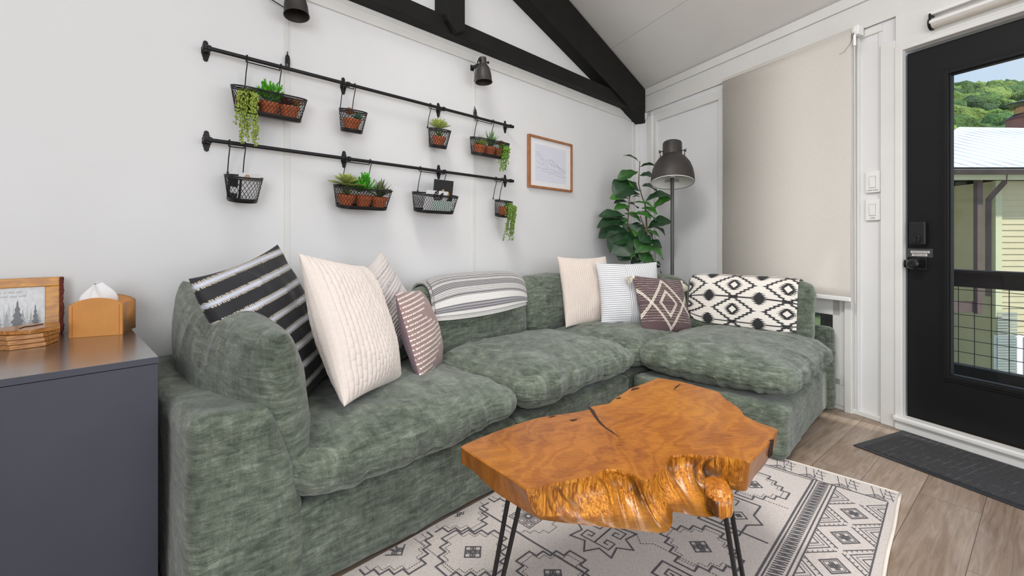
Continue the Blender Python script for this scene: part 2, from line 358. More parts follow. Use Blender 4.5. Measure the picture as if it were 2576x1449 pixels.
# door_1
dr = thing('door_1', 'black glazed door with a long single pane', 'door', MB_ @ T(0, .012, 0)); del dr['category']; dr['kind'] = 'structure'
GR0, GR1, GZ0, GZ1 = 2.432, 2.945, .337, 1.868
m = M()
for a, b, z0, z1 in ((2.258, GR0, .072, 2.03), (GR1, 3.115, .072, 2.03), (GR0, GR1, .072, GZ0), (GR0, GR1, GZ1, 2.03)): m.box(a, b, 0, .045, z0, z1)
build('door_slab', m, DOORK, dr)
m = M()
def ring(r0, r1, z0, z1, w_, q0, q1):
    m.box(r0, r0+w_, -q1, -q0, z0, z1); m.box(r1-w_, r1, -q1, -q0, z0, z1); m.box(r0+w_, r1-w_, -q1, -q0, z0, z0+w_); m.box(r0+w_, r1-w_, -q1, -q0, z1-w_, z1)
ring(GR0-.028, GR1+.028, GZ0-.028, GZ1+.028, .012, 0, .007); ring(GR0-.016, GR1+.016, GZ0-.016, GZ1+.016, .020, -.02, .012); ring(GR0+.002, GR1-.002, GZ0+.002, GZ1-.002, .008, -.03, .002)
build('glazing_bead', m, DOORK, dr, bevel=.002)
m = M(); m.box(GR0, GR1, .02, .025, GZ0, GZ1); build('pane', m, GLASS, dr)
m = M(); m.box(2.262, 3.11, -.004, .0, .066, .074); build('weather_strip', m, simple('tan_rubber', S(176, 160, 140), .6), dr)
r, z = atB(2303, 587, .03)
m = M(); m.box(r-.036, r+.036, -.03, 0, z-.062, z+.062); dl = build('deadbolt', m, IRON, dr, bevel=.008, seg=3); dl['label'] = 'black keypad deadbolt housing with a round thumb turn'
m = M(); m.lathe([(.021, 0), (.021, .006), (.0, .006)], 24, T(r-.002, -.03, z-.030) @ R(90, 'X'), cap1=False); m.box(r-.005, r+.001, -.042, -.034, z-.048, z-.012); build('thumb_turn', m, PLASTK, dl, bevel=.0008)
r, z = atB(2310, 664, .004)
m = M(); m.box(r-.033, r+.033, -.008, 0, z-.033, z+.033); rs = build('rosette', m, PLASTK, dr, bevel=.003)
m = M(); m.lathe([(.012, 0), (.012, .03), (.020, .036), (.027, .046), (.027, .058), (.020, .066), (.006, .068), (.0, .066)], 28, T(r-.004, -.006, z) @ R(90, 'X'), cap1=False); kn = build('door_knob', m, PLASTK, rs, smooth='auto')
m = M(); m.lathe([(.012, 0), (.02, .004), (.02, .012), (.012, .016)], 20, T(2.262, -.018, z) @ R(90, 'X')); build('latch', m, PLASTK, dr, smooth='auto')
TAPE = simple('grey_clear_tape', S(62, 62, 62), .25, bst=0); PAPERW = simple('white_label_tape', S(196, 192, 190), .5, var=.02, bst=0); INK = simple('dark_ink', S(40, 38, 38), .6, bst=0)
r0, zt = atB(2280, 625, 0); r1, zb = atB(2347, 648, 0)
st = thing('sticker', 'small grey tape with two white text strips above the black door knob', 'sticker', MB_ @ T(0, .012, 0))
m = M(); m.box(r0, r1-.005, -.0008, -.0001, zb, zt); build('tape', m, TAPE, st)
def text(body, size, mat, parent, mtx, name='lettering', th=.0004, sx=1.0):
    cu = bpy.data.curves.new('t', 'FONT'); cu.body = body; cu.size = size; cu.align_x = 'CENTER'; cu.align_y = 'CENTER'; cu.extrude = th/2; cu.resolution_u = 3
    o = bpy.data.objects.new('t', cu); COL.objects.link(o); dg = bpy.context.evaluated_depsgraph_get(); dg.update()
    me = bpy.data.meshes.new_from_object(o.evaluated_get(dg)); bpy.data.objects.remove(o); me.materials.clear(); me.materials.append(mat)
    ob = bpy.data.objects.new(name, me); COL.objects.link(ob); ob.parent = parent; ob.matrix_local = mtx @ R(90, 'X') @ Matrix.Diagonal((sx, 1, 1, 1)); return ob
for (x0, x1, y, tx) in ((2288, 2336, 633.5, 'DO NOT LOCK BOTTOM'), (2291, 2330, 641, 'WHEN YOU LEAVE')):
    a, zc = atB(x0, y, 0); b, _ = atB(x1, y, 0); m = M(); m.box(a, b, -.0016, -.0008, zc-.0062, zc+.0062); lb = build('label_strip', m, PAPERW, st)
    text(tx, .0085, INK, lb, T((a+b)/2, -.0018, zc), sx=.72)
# switches
def switch(px, py, txt, label):
    r, z = atB(px, py, .012)
    t = thing('light_switch', label, 'light switch', MB_ @ T(r, -.010, z), 'light switches by the door')
    m = M(); m.box(-.038, .038, -.006, .01, -.060, .060); build('cover_plate', m, PLASTW, t, bevel=.004, seg=3)
    m = M(); m.box(-.017, .017, -.007, -.005, -.034, .034); rk = build('rocker', m, simple('switch_gap', S(190, 190, 188), .4, bst=0), t)
    m = M(); m.box(-.0145, .0145, -.0125, -.006, -.031, .031, R(4, 'X')); build('paddle', m, PLASTW, rk, bevel=.002)
    text(txt, .0085, INK, t, T(0, -.0066, -.047), sx=1.0)
    return t
switch(2196, 458, 'LIVING TRACK', 'upper white switch plate beside door, LIVING TRACK printed under the paddle')
switch(2196, 528, 'LIVING', 'lower white switch plate beside door, shorter printed word')
# roller blinds
def blindfab():
    m, nt, b = newmat('blind_fabric'); v = coords(nt, (400, 400, 60)); n = noise(nt, v, 1, 2)
    c = ramp(nt, n, [(.3, S(226, 221, 214)), (.7, S(236, 232, 226))]); nt.links.new(c, b.inputs['Base Color']); b.inputs['Roughness'].default_value = .8
    tr = nd(nt, 'BsdfTranslucent'); tr.inputs[0].default_value = (*S(240, 232, 220), 1); mx = nd(nt, 'MixShader'); mx.inputs[0].default_value = .35
    nt.links.new(b.outputs[0], mx.inputs[1]); nt.links.new(tr.outputs[0], mx.inputs[2]); nt.links.new(mx.outputs[0], nt.nodes['Material Output'].inputs[0]); return m
BLIND = blindfab()
bl = thing('roller_blind', 'cream roller blind pulled down over the tall window', 'roller blind', MB_)
q = .062; rA, _ = atB(1823, 450, q); rB, zB = atB(2146, 752, q); rT, zT = atB(2150, 78, q); 
m = M(); m.tube([(rA-.015, -q+.0, zT), (rB+.004, -q, zT)], .021, 20); build('roller_tube', m, BLIND, bl, smooth='auto')
P = np.zeros((2, 24, 3)); 
for i in range(2):
    for j in range(24): P[i, j] = ((rA, rB)[i], -q+.004*math.sin(j*.25)-.021, zT-.004+(zB-zT)*j/23)
m = M(); m.grid(P); build('fabric', m, BLIND, bl, smooth=True, solid=.001)
m = M(); m.box(rA+.002, rB, -q-.029, -q-.015, zB-.016, zB+.010); build('bottom_bar', m, PLASTW, bl, bevel=.005, seg=3)
m = M(); m.box(rB+.006, rB+.034, -q-.012, -.02, zT-.028, zT+.026); m.lathe([(.021, 0), (.021, .018)], 20, T(rB+.004, -q, zT) @ R(90, 'Y')); br = build('bracket', m, PLASTW, bl, bevel=.003)
m = M(); m.lathe([(.019, 0), (.019, .012)], 20, T(rB-.008+.0, -q, zT) @ R(90, 'Y')); m.tube([(rB+.014, -q-.014, zT-.014), (rB+.0, -q-.03, zT-.08), (rB-.03, -q-.035, zT-.115), (rB-.055, -q-.035, zT-.118)], .001, 5); build('clutch', m, PLASTK, br)
m = M(); m.tube([(rB+.016, -q-.014, zT-.01), (rB+.017, -q-.016, zT-.02), (rB+.018, -q-.012, .68), (rB+.018, -q-.008, .66)], .0016, 6); m.tube([(rB+.016, -q-.014, zT-.03), (rB+.016, -q-.014, zT-.09)], .008, 8); build('pull_chain', m, PLASTW, bl)
b2 = thing('roller_blind', 'rolled-up white roller blind above the black door', 'roller blind', MB_)
r2, z2 = atB(2345, 62, .04)
m = M(); m.tube([(r2+.008, -.05, z2), (3.05, -.05, z2)], .026, 20); build('roller_tube', m, BLIND, b2, smooth='auto')
m = M(); m.box(r2-.012, 3.07, -.06, -.028, z2+.044, z2+.062); m.box(r2, 3.07, -.078, -.070, z2-.004, z2+.012); build('head_rail', m, PLASTW, b2, bevel=.003)
m = M(); m.lathe([(.033, 0), (.033, .006)], 24, T(r2-.002, -.05, z2) @ R(90, 'Y')); m.box(r2-.002, r2+.005, -.07, -.028, z2, z2+.05); build('bracket', m, PLASTK, b2)
# remaining walls, out of the picture but letting the daylight in
def boxes(n, mtx, bs, mat=WALL):
    m = M()
    for b in bs: m.box(*b)
    return struct(n, m, mat, mtx)
boxes('wall_left', MA, [(-SE-.1, -SE, -2.5, .1, 0, 3.9), (-SE-.1, -SE, -4.4, -2.5, 0, .8), (-SE-.1, -SE, -4.4, -2.5, 2.4, 3.9), (-SE-.1, -SE, -TE-.1, -4.4, 0, 3.9)])
boxes('wall_rear', MA, [(-SE, -5.0, -TE-.1, -TE, 0, 3.9), (-5.0, -1.4, -TE-.1, -TE, 0, .85), (-5.0, -1.4, -TE-.1, -TE, 2.65, 3.9), (-1.4, -1.0, -TE-.1, -TE, 0, 3.0)])
# ceiling in sheets with fine gaps, backing board above
m = M()
def csheet(q0, q1, z=0, th=.012, r0=-2.6, r1=6.3):
    v = []
    for r in (r0, r1):
        for q in (q0, q1):
            for h in (0, th): v.append((r, -q, ceil_z(q)+z+h))
    m.add(v, [(0, 1, 3, 2), (4, 6, 7, 5), (0, 4, 5, 1), (2, 3, 7, 6), (0, 2, 6, 4), (1, 5, 7, 3)])
edges = [-.12, .571, 1.79, 3.01, 3.4, 4.62, 6.2]
for a, b in zip(edges, edges[1:]): csheet(a+.0022, b-.0022)
csheet(-.12, 3.4, .013, .08); csheet(3.4, 6.2, .013, .08)
struct('ceiling', m, CEIL, MB_)
# roof truss against the back wall
tr = thing('roof_truss', 'black timber truss running under the ceiling along the white wall', 'truss', MA)
def zA(px, py, t): return atA(px, py, t)[1]
tt = .09; zb0 = 2.24; zt0 = atA(1170, 60, tt)[1]
m = M(); m.box(-SE, -.02, -tt, -.0165, zb0, zt0); build('bottom_chord', m, BEAM, tr, bevel=.004)
s_a, z_a = atA(1520, 207, tt); s_b, z_b = atA(1324, 0, tt); k = (z_b-z_a)/(s_b-s_a)
m = M(); lo = lambda s: z_a+k*(s-s_a); up = lambda s: ceil_z(.926*s+.0)+.0
m.prism([(.0, up(0)-.012), (-3.6, up(3.6)-.012), (-3.6, lo(3.6)), (-.0, lo(0))], -tt-.02, -.001, XZ); build('rafter', m, BEAM, tr, bevel=.003)
sl, _ = atA(1127, 60, .13); sr, _ = atA(1170, 60, .13)
m = M(); m.prism([(-sl, zt0+.9), (-sr, zt0+.9), (-sr, zb0+.03), (-(sl+sr)/2-.0, zb0+.001), (-sl, zb0+.055)], -.13, -tt-.001, XZ); m.box(-sl-.0, -sr, -tt, -.001, zt0, zt0+.6); build('king_post', m, BEAM, tr, bevel=.003)
# floor mat
mt = thing('doormat', 'black rubber-edged doormat in front of the black door', 'doormat', MB_)
m = M(); m.prism([(2.262, -.035), (3.42, -.035), (3.42, -.475), (2.262, -.475)][::-1], .0005, .006); build('rubber_border', m, simple('black_rubber', S(42, 43, 46), .5, var=.1), mt, bevel=.002)
def matpile():
    m, nt, b = newmat('mat_pile'); v = coords(nt, (60, 240, 1)); n = noise(nt, v, 1, 3); br = nd(nt, 'TexBrick', Scale=1.0); br.inputs['Brick Width'].default_value = .12; br.inputs['Row Height'].default_value = .03; br.inputs['Mortar Size'].default_value = .0018
    nt.links.new(coords(nt, (1, 1, 1), (0, 0, math.radians(90))), br.inputs['Vector'])
    n2 = noise(nt, coords(nt), 9, 2); mk = ramp(nt, n2, [(.45, (0, 0, 0)), (.6, (1, 1, 1))])
    mu = nd(nt, 'Math', operation='MULTIPLY'); nt.links.new(br.outputs['Fac'], mu.inputs[0]); nt.links.new(mk, mu.inputs[1])
    c = ramp(nt, n, [(.3, S(34, 34, 36)), (.7, S(64, 63, 65))]); c = mixc(nt, mu.outputs[0], c, S(84, 84, 86)); nt.links.new(c, b.inputs['Base Color']); b.inputs['Roughness'].default_value = .95; bump(nt, b, n, .6, .002); return m
m = M(); m.box(2.30, 3.40, -.45, -.058, .006, .0085); build('pile', m, matpile(), mt)

# ------------------------------------------------------------------ outside the door: deck rail, neighbouring house, wooded hill
RQ = -1.6
rl = thing('deck_railing', 'black deck railing with square wire mesh outside the door', 'railing', MB_)
def railz(px, py): return atB(px, py, RQ)
_, zr1 = railz(2383, 677); _, zr0 = railz(2383, 718.5); _, zbt = railz(2383, 910.6)
m = M(); m.box(-.3, 5.5, -RQ-.02, -RQ+.06, zr0, zr1-.02); m.box(-.3, 5.5, -RQ-.04, -RQ+.09, zr1-.025, zr1); build('handrail', m, BEAM, rl, bevel=.004)
m = M(); m.box(-.3, 5.5, -RQ-.02, -RQ+.06, zbt-.14, zbt); build('bottom_rail', m, BEAM, rl, bevel=.004)
rs_ = [railz(x, 800)[0] for x in (2409.3, 2450.4, 2492.9, 2537)]; dr_ = (rs_[3]-rs_[0])/3
m = M(); r = rs_[0]-dr_*14
while r < 4.2: m.tube([(r, -RQ+.01, zbt), (r, -RQ+.01, zr0)], .0026, 6); r += dr_
nh = 6
for i in range(1, nh+1):
    zz = zbt+(zr0-zbt)*i/(nh+.25); m.tube([(-.3, -RQ+.012, zz), (5.5, -RQ+.012, zz)], .0026, 6)
build('wire_mesh', m, IRON, rl)
for r in (-.3, 4.6): m = M(); m.box(r-.045, r+.045, -RQ-.03, -RQ+.07, -.4, zr1-.02); build('post', m, BEAM, rl)
m = M()
for i in range(11): m.box(-.6, 5.6, .11+.15*i, .11+.15*i+.144, -.16, -.12)
dk = struct('deck_floor', m, simple('grey_deck_boards', S(120, 112, 104), .8, var=.2), MB_)
SIDE = simple('cream_vinyl_siding', S(194, 184, 148), .6, var=.03, bst=.05); SIDEG = simple('sage_trim_paint', S(196, 196, 158), .6, var=.03)
BROWNP = simple('brown_painted_timber', S(94, 76, 72), .6, var=.12, bs=40, bst=.2); ROOFM = simple('white_metal_roof', S(232, 234, 238), .4, .0, var=.01, bst=0)
hs = thing('neighbour_house', 'cream sided house with white metal roof seen through the door glass', 'house', MW)
HYD = 7.6
def hx(px, Y): return (px-CX)/F*Y
def hz(py, Y): return HC+(HY-py)/F*Y
def siding(m, x0, x1, Y, z0, z1, step=.1):
    z = z0
    while z < z1:
        h = min(step, z1-z); m.add([(x0, Y-.014, z), (x1, Y-.014, z), (x1, Y, z+h), (x0, Y, z+h), (x0, Y-.0, z), (x1, Y-.0, z)], [(0, 1, 2, 3), (0, 4, 5, 1)]); z += step
m = M(); zt_ = hz(455, HYD); siding(m, hx(2508, HYD), hx(2508, HYD)+4.2, HYD, -2.2, zt_); m.box(hx(2508, HYD), hx(2508, HYD)+4.2, HYD, HYD+3, -2.2, zt_)
Y2 = 8.6
siding(m, hx(2330, Y2)-1.6, hx(2508, HYD)+.1, Y2, hz(765, Y2), zt_+.1); m.box(hx(2330, Y2)-1.6, hx(2508, HYD)+.1, Y2, Y2+2, hz(765, Y2), zt_+.1)
build('wall', m, SIDE, hs)
m = M(); m.box(hx(2500, HYD), hx(2516, HYD), HYD-.03, HYD+.02, -2.2, zt_); m.box(hx(2401, Y2), hx(2424, Y2), Y2-.05, Y2-.012, hz(765, Y2), zt_+.1); m.box(hx(2300, HYD)-1.5, hx(2508, HYD)+4.2, HYD-.28, HYD-.25, zt_-.02, zt_+.12); m.box(hx(2462, 8.0), hx(2475, 8.0), 8.0, 8.04, -2.2, hz(775, 8.0)); build('corner_board', m, SIDEG, hs)
m = M(); m.box(hx(2459, 7.45), hx(2473, 7.45), 7.45, 7.52, hz(790, 7.45), zt_+.03); build('post', m, BROWNP, hs, bevel=.005)
m = M(); m.box(hx(2330, 7.5)-1.5, hx(2473, 7.5)-.02, 7.5, 7.64, hz(786, 7.5), hz(760, 7.5)); build('porch_beam', m, BROWNP, hs, bevel=.005)
m = M(); m.box(hx(2330, 8.9)-2, hx(2478, 8.9), 8.9, 9.0, -2.2, hz(765, 8.9)); build('undercroft', m, simple('dark_timber_undercroft', S(58, 50, 42), .9, var=.3), hs)
m = M(); m.tube([(hx(2526, 7.36), 7.36, zt_+.06), (hx(2526, 7.36), 7.36, zt_-.06), (hx(2487, 7.5), 7.5, zt_-.32), (hx(2487, 7.5), 7.5, zt_-.5), (hx(2487, 7.5), 7.5, hz(745, 7.5))], .052, 4); build('downspout', m, BROWNP, hs)
x0, x1 = hx(2300, 7.3)-1.5, hx(2508, 7.3)+4.6
m = M(); m.box(x0, x1, 7.18, 7.30, zt_+.06, zt_+.15); build('gutter', m, BROWNP, hs, bevel=.01)
ze = zt_+.15; pk = (hx(2413, 10.2), 10.2, hz(325, 10.2)); rg = (pk[0]+6.5, 10.2, pk[2]-.10)
fl = (hx(2383, 7.2)-.75, 7.12, ze); fr = (x1+.5, 7.12, ze); bk_l = (fl[0]-.2, 13.5, ze); bk_r = (x1+.5, 13.5, ze)
m = M(); m.add([fl, fr, rg, pk, bk_l, bk_r], [(0, 1, 2, 3), (0, 3, 4), (3, 2, 5, 4), (1, 5, 2)]); m.add([(p[0], p[1], p[2]-.03) for p in (fl, fr, bk_r, bk_l)], [(0, 1, 2, 3)])
for i in range(26):
    u = i/25; a = Vector(fl).lerp(Vector(fr), u); b = Vector(pk).lerp(Vector(rg), max(0, min(1, (a.x-pk[0])/(rg[0]-pk[0]))))
    if a.x < pk[0]: f_ = (a.x-fl[0])/(pk[0]-fl[0]); b = Vector(fl).lerp(Vector(pk), f_)
    m.tube([a+Vector((0, 0, .004)), b+Vector((0, 0, .004))], .009, 4)
m.tube([Vector(fl)+Vector((0, 0, .01)), Vector(pk)+Vector((0, 0, .02)), Vector(rg)+Vector((0, 0, .02))], .03, 6)
build('roof', m, ROOFM, hs)
Yv = 8.35; xv = hx(2398, Yv); zv = hz(424, Yv)
m = M(); m.lathe([(.045, 0), (.045, .17)], 14, T(xv, Yv, zv)); vp = build('vent_pipe', m, PLASTK, hs); m = M(); m.lathe([(.12, -.02), (.06, .04)], 14, T(xv, Yv, zv)); build('flashing', m, simple('grey_flashing', S(150, 155, 165), .5), vp)
wl_ = thing('chimney', 'rusty brown round chimney with black cap on the white roof', 'chimney', T(hx(2592, 10.5), 10.6, hz(345, 10.5)))
RUST = simple('rusty_metal', S(128, 82, 70), .6, .2, var=.2, vs=6)
m = M(); m.lathe([(.33, -.3), (.32, .45)], 32); build('flue', m, RUST, wl_, smooth='auto'); m = M(); m.lathe([(.36, .44), (.36, .46), (.22, .56)], 32); m.lathe([(.335, .1), (.335, .12)], 32); build('collar', m, simple('brown_steel', S(96, 74, 66), .45, .4), wl_, smooth='auto')
m = M(); m.lathe([(.18, .55), (.18, .72)], 24); build('spark_screen', m, simple('copper_mesh', S(178, 136, 92), .4, .6, var=.4, vs=30), wl_, smooth='auto')
m = M(); m.lathe([(.30, .80), (.31, .82), (.10, .88)], 28); m.lathe([(.28, .72), (.28, .735)], 28); build('cap', m, PLASTK, wl_, smooth='auto')
nw = build('window', M().box(hx(2500, 7.58), hx(2500, 7.58)+1.3, 7.53, 7.58, -1.6, hz(842, 7.58)), simple('window_white', S(238, 238, 240), .4, bst=0), hs)
m = M(); m.box(hx(2507, 7.53), hx(2556, 7.53), 7.52, 7.528, -1.5, hz(848, 7.53)); m.box(hx(2574, 7.53), hx(2574, 7.53)+.6, 7.52, 7.528, -1.5, hz(848, 7.53))
for i in range(30): m.box(hx(2507, 7.53), hx(2556, 7.53), 7.512, 7.52, -1.5+i*.045, -1.5+i*.045+.03)
build('pane', m, simple('window_blind_grey', S(146, 152, 144), .4, var=.06, bst=0), nw)
m = M(); m.box(-30, 60, 5.5, 120, -3.2, -2.9); struct('ground', m, simple('grass_ground', S(88, 104, 60), .9, var=.2))
# wooded hill: terrain plus leafy crowns
random.seed(4)
m = M(); P = np.zeros((30, 14, 3))
for i in range(30):
    for j in range(14):
        x = 10+i*4; y = 22+j*5; h = 1.5+28*(j/13)**.9+.03*(x-60)*(j/13); P[i, j] = (x, y, h-1.5+vn([[x*.1, y*.1, 0]])[0]*1.2)
m.grid(P); struct('hillside', m, simple('forest_floor', S(60, 80, 38), .95, var=.3), smooth=True)
fm = M(); bmx = bmesh.new(); bmesh.ops.create_icosphere(bmx, subdivisions=3, radius=1); bv = np.array([v.co[:] for v in bmx.verts]); bf = [tuple(v.index for v in f.verts) for f in bmx.faces]; bmx.free()
def crown(m, c, r, seed):
    d = 1+.30*fbm(bv, 2.1, 3, seed)[:, None]; d += .10*fbm(bv, 8, 2, seed+3)[:, None]; v = bv*d*np.array([r, r, r*.85])+np.array(c); m.add(v, bf)
cols = []
for k in range(640):
    j = random.random(); x = 22+random.random()*75; y = 24+j*60; jj = (y-22)/65; h = 28*(jj)**.9+.03*(x-60)*jj
    r = 1.1+random.random()*1.1; n0 = fm.n; crown(fm, (x, y, h+r*.5), r, k); c = np.array([S(66, 92, 34), S(88, 116, 40), S(104, 128, 52), S(52, 76, 36), S(74, 104, 48), S(112, 132, 60)][random.randrange(6)])*random.uniform(.85, 1.35); cols.append(np.tile(c, (fm.n-n0, 1)))
foliage = colmat('tree_foliage', .9, 0, 3.5, 1.0, .35, wl_=.5, wh_=1.4)
fo = build('forest', fm, foliage, cols=np.vstack(cols), smooth=True, fix=False); tag(fo, 'green wooded hillside beyond the neighbouring roof', 'forest', kind='stuff')
t = thing('tree', 'light green leafy tree just behind the white roof ridge', 'tree', T(hx(2500, 16), 16, 1.0))
m = M(); random.seed(9)
for k in range(16): crown(m, (random.uniform(-.75, .75), random.uniform(-.5, .5), 1.6+random.uniform(-.5, 1.5)), random.uniform(.3, .55), k)
c = np.tile(np.array(S(140, 158, 62)), (m.n, 1)); build('crown', m, foliage, t, cols=c, fix=False); m = M(); m.tube([(0, 0, -3), (0, 0, 1.8)], .12, 8); build('trunk', m, BROWNP, t)
# ------------------------------------------------------------------ soft shapes
def cube_grid(n):
    g = np.linspace(-1, 1, n); A_, B_ = np.meshgrid(g, g, indexing='ij'); one = np.ones_like(A_); out = []
    for ax in range(3):
        for s in (-1, 1):
            P = np.zeros((n, n, 3)); P[..., ax] = s*one; P[..., (ax+1) % 3] = A_; P[..., (ax+2) % 3] = B_; out.append(P)
    return out
def soft(name, faces, mat, parent, mtx, disp=None, mats=None):
    m = M(); Ps = []
    for P in faces: m.grid(P)
    V = np.array(m.v)
    key = np.round(V, 5); _, idx, inv = np.unique(key, axis=0, return_index=True, return_inverse=True); inv = inv.ravel()
    V2 = V[idx]; fs = [tuple(int(inv[i]) for i in f) for f in m.f]; fs = [f for f in fs if len(set(f)) == 4]
    me = bpy.data.meshes.new(name); me.from_pydata(V2.tolist(), [], fs)
    bm = bmesh.new(); bm.from_mesh(me); bmesh.ops.recalc_face_normals(bm, faces=bm.faces); bm.to_mesh(me); bm.free(); me.update()
    if disp is not None:
        nn = np.zeros(len(V2)*3); me.vertices.foreach_get('normal', nn); nn = nn.reshape(-1, 3); V2 = V2+nn*disp(V2)[:, None]
        me.vertices.foreach_set('co', V2.ravel())
    me.materials.append(mat); me.polygons.foreach_set('use_smooth', [True]*len(me.polygons)); me.update()
    o = bpy.data.objects.new(name, me); COL.objects.link(o); o.parent = parent; o.matrix_local = mtx; return o
def selip(h, a, b, thin, n=56):                # superellipsoid cushion, thin axis 'thin'
    o = []; ax = [i for i in range(3) if i != thin]
    for P in cube_grid(n):
        P = np.sign(P)*np.abs(P)**.8
        u, v, w_ = np.abs(P[..., ax[0]]), np.abs(P[..., ax[1]]), np.abs(P[..., thin])
        nr = (((u**a+v**a)**(b/a))+w_**b)**(1/b); o.append(P/nr[..., None]*np.array(h))
    return o
def rbox(h, rad, n=40):
    h = np.array(h); o = []
    for P in cube_grid(n):
        Q = P*h; C_ = np.clip(Q, -(h-rad), h-rad); D = Q-C_; L = np.linalg.norm(D, axis=-1, keepdims=True); L[L == 0] = 1; o.append(C_+D/L*rad)
    return o
def folds(p, seed, amp, sc=(7, 7, 7)):
    r = 1-np.abs(fbm(p, sc, 3, seed)); return amp*(r**3-.35)

sofa = thing('sectional_sofa', 'large L-shaped green chenille sectional sofa along the white wall', 'sofa', MA)
def s_part(name, s0, s1, t0, t1, z0, z1, kind='rbox', rad=.03, a=5, b=2.6, thin=2, n=48, amp=.004, seed=0, sc=(6, 6, 6), rot=None, seam=None, mod=None, extra=None):
    h = ((s0-s1)/2, (t1-t0)/2, (z1-z0)/2); c = (-(s0+s1)/2, -(t0+t1)/2, (z0+z1)/2)
    fc = rbox(h, rad, n) if kind == 'rbox' else selip(h, a, b, thin, n)
    if mod: fc = [mod(P, h) for P in fc]
    def disp(p):
        d = folds(p, seed, amp, sc)+fbm(p, 3.2, 2, seed+5)*amp*1.2+fbm(p, (30, 30, 30), 2, seed+9)*.0006
        if seam is not None: d = d-.006*np.exp(-((p[:, thin]/h[thin]-seam)/.035)**2)+.002*np.exp(-((p[:, thin]/h[thin]-seam-.09)/.04)**2)-.004*np.exp(-((p[:, thin]/h[thin]-.42)/.04)**2)*np.clip(fbm(p, 3, 2, seed+2)+.6, 0, 1)
        if extra is not None: d = d+extra(p, h)
        return d
    return soft(name, fc, GREEN, sofa, T(*c) @ (rot or Matrix.Identity(4)), disp)
# bases and frames
s_part('sofa_base', 3.735, 2.585, .05, .885, .004, .262, rad=.028, n=60, amp=.004, seed=1)
s_part('sofa_base', 2.575, 1.645, .05, .885, .004, .250, rad=.03, seed=2)
s_part('sofa_base', 1.635, .66, .05, .875, .004, .250, rad=.03, seed=3)
s_part('sofa_base', 1.652, .655, .90, 1.672, .0125, .255, rad=.035, n=60, seed=4, amp=.005)
s_part('back_frame', 3.735, .64, .012, .075, .004, .50, rad=.028, seed=5)
s_part('back_frame', .715, .632, .09, 1.705, .004, .505, rad=.03, n=60, seed=6)
def armmod(P, h):
    P = P.copy(); zz = P[..., 2]+h[2]; k = np.clip((P[..., 0]+h[0])/(2*h[0]), 0, 1); P[..., 0] -= k*.28*np.clip(zz-.27, 0, 1); return P
s_part('arm', 3.748, 3.466, .02, .895, .002, .578, rad=.045, n=64, amp=.005, seed=7, mod=armmod)
# seat cushions
def crown(p, h): return .0*p[:, 0]
def edgewr(seed, amp=.009):
    def f(p, h):                                # gathers running in from the front seam
        e = np.clip((np.abs(p[:, 1])/h[1]-.35)/.6, 0, 1)*np.clip(1-np.abs(p[:, 2]/h[2]+.1), 0, 1)
        e2 = np.clip((np.abs(p[:, 0])/h[0]-.55)/.4, 0, 1)
        return amp*e*(fbm(p, (34, 5, 5), 2, seed)-.6*np.abs(fbm(p, (20, 4, 4), 1, seed+8)))+amp*.8*e2*fbm(p, (5, 34, 6), 2, seed+3)
    return f
kw = dict(kind='se', a=7.5, b=2.45, thin=2, n=132, amp=.009, sc=(4.5, 6, 4), seam=-.30)
s_part('seat_cushion', 3.500, 2.575, .20, .955, .232, .462, seed=11, extra=edgewr(1), **kw)
s_part('seat_cushion', 2.585, 1.625, .20, .950, .238, .482, seed=12, extra=edgewr(2), **kw)
s_part('seat_cushion', 1.640, .76, .20, .930, .232, .470, seed=13, extra=edgewr(3, .010), **kw)
s_part('seat_cushion', 1.650, .735, .890, 1.715, .236, .482, seed=14, extra=edgewr(4, .010), **kw)
# back cushions
kb = dict(kind='se', a=4.6, b=2.5, n=64, amp=.007, sc=(5, 5, 5))
s_part('back_cushion', 3.46, 2.66, .06, .33, .40, .800, thin=1, seed=21, rot=R(-8, 'X'), **kb)
B2H = ((2.67-1.835)/2, .125, .205); B2M = T(-(2.67+1.835)/2, -.205, .600) @ R(-8, 'X')
s_part('back_cushion', 2.67, 1.835, .08, .33, .395, .805, thin=1, seed=22, rot=R(-8, 'X'), **kb)
s_part('back_cushion', 1.86, .93, .075, .31, .395, .800, thin=1, seed=23, rot=R(-6, 'X'), **kb)
s_part('back_cushion', .905, .665, .14, .865, .39, .775, thin=0, seed=24, rot=R(4, 'Y'), **kb)
B5H = (.112, .385, .195); B5C = (-.800, -1.245, .590)
s_part('back_cushion', -B5C[0]+B5H[0], -B5C[0]-B5H[0], -B5C[1]-B5H[1], -B5C[1]+B5H[1], B5C[2]-B5H[2], B5C[2]+B5H[2], thin=0, seed=25, rot=R(9, 'Y'), **dict(kb, a=7.5, b=2.8, amp=.005))

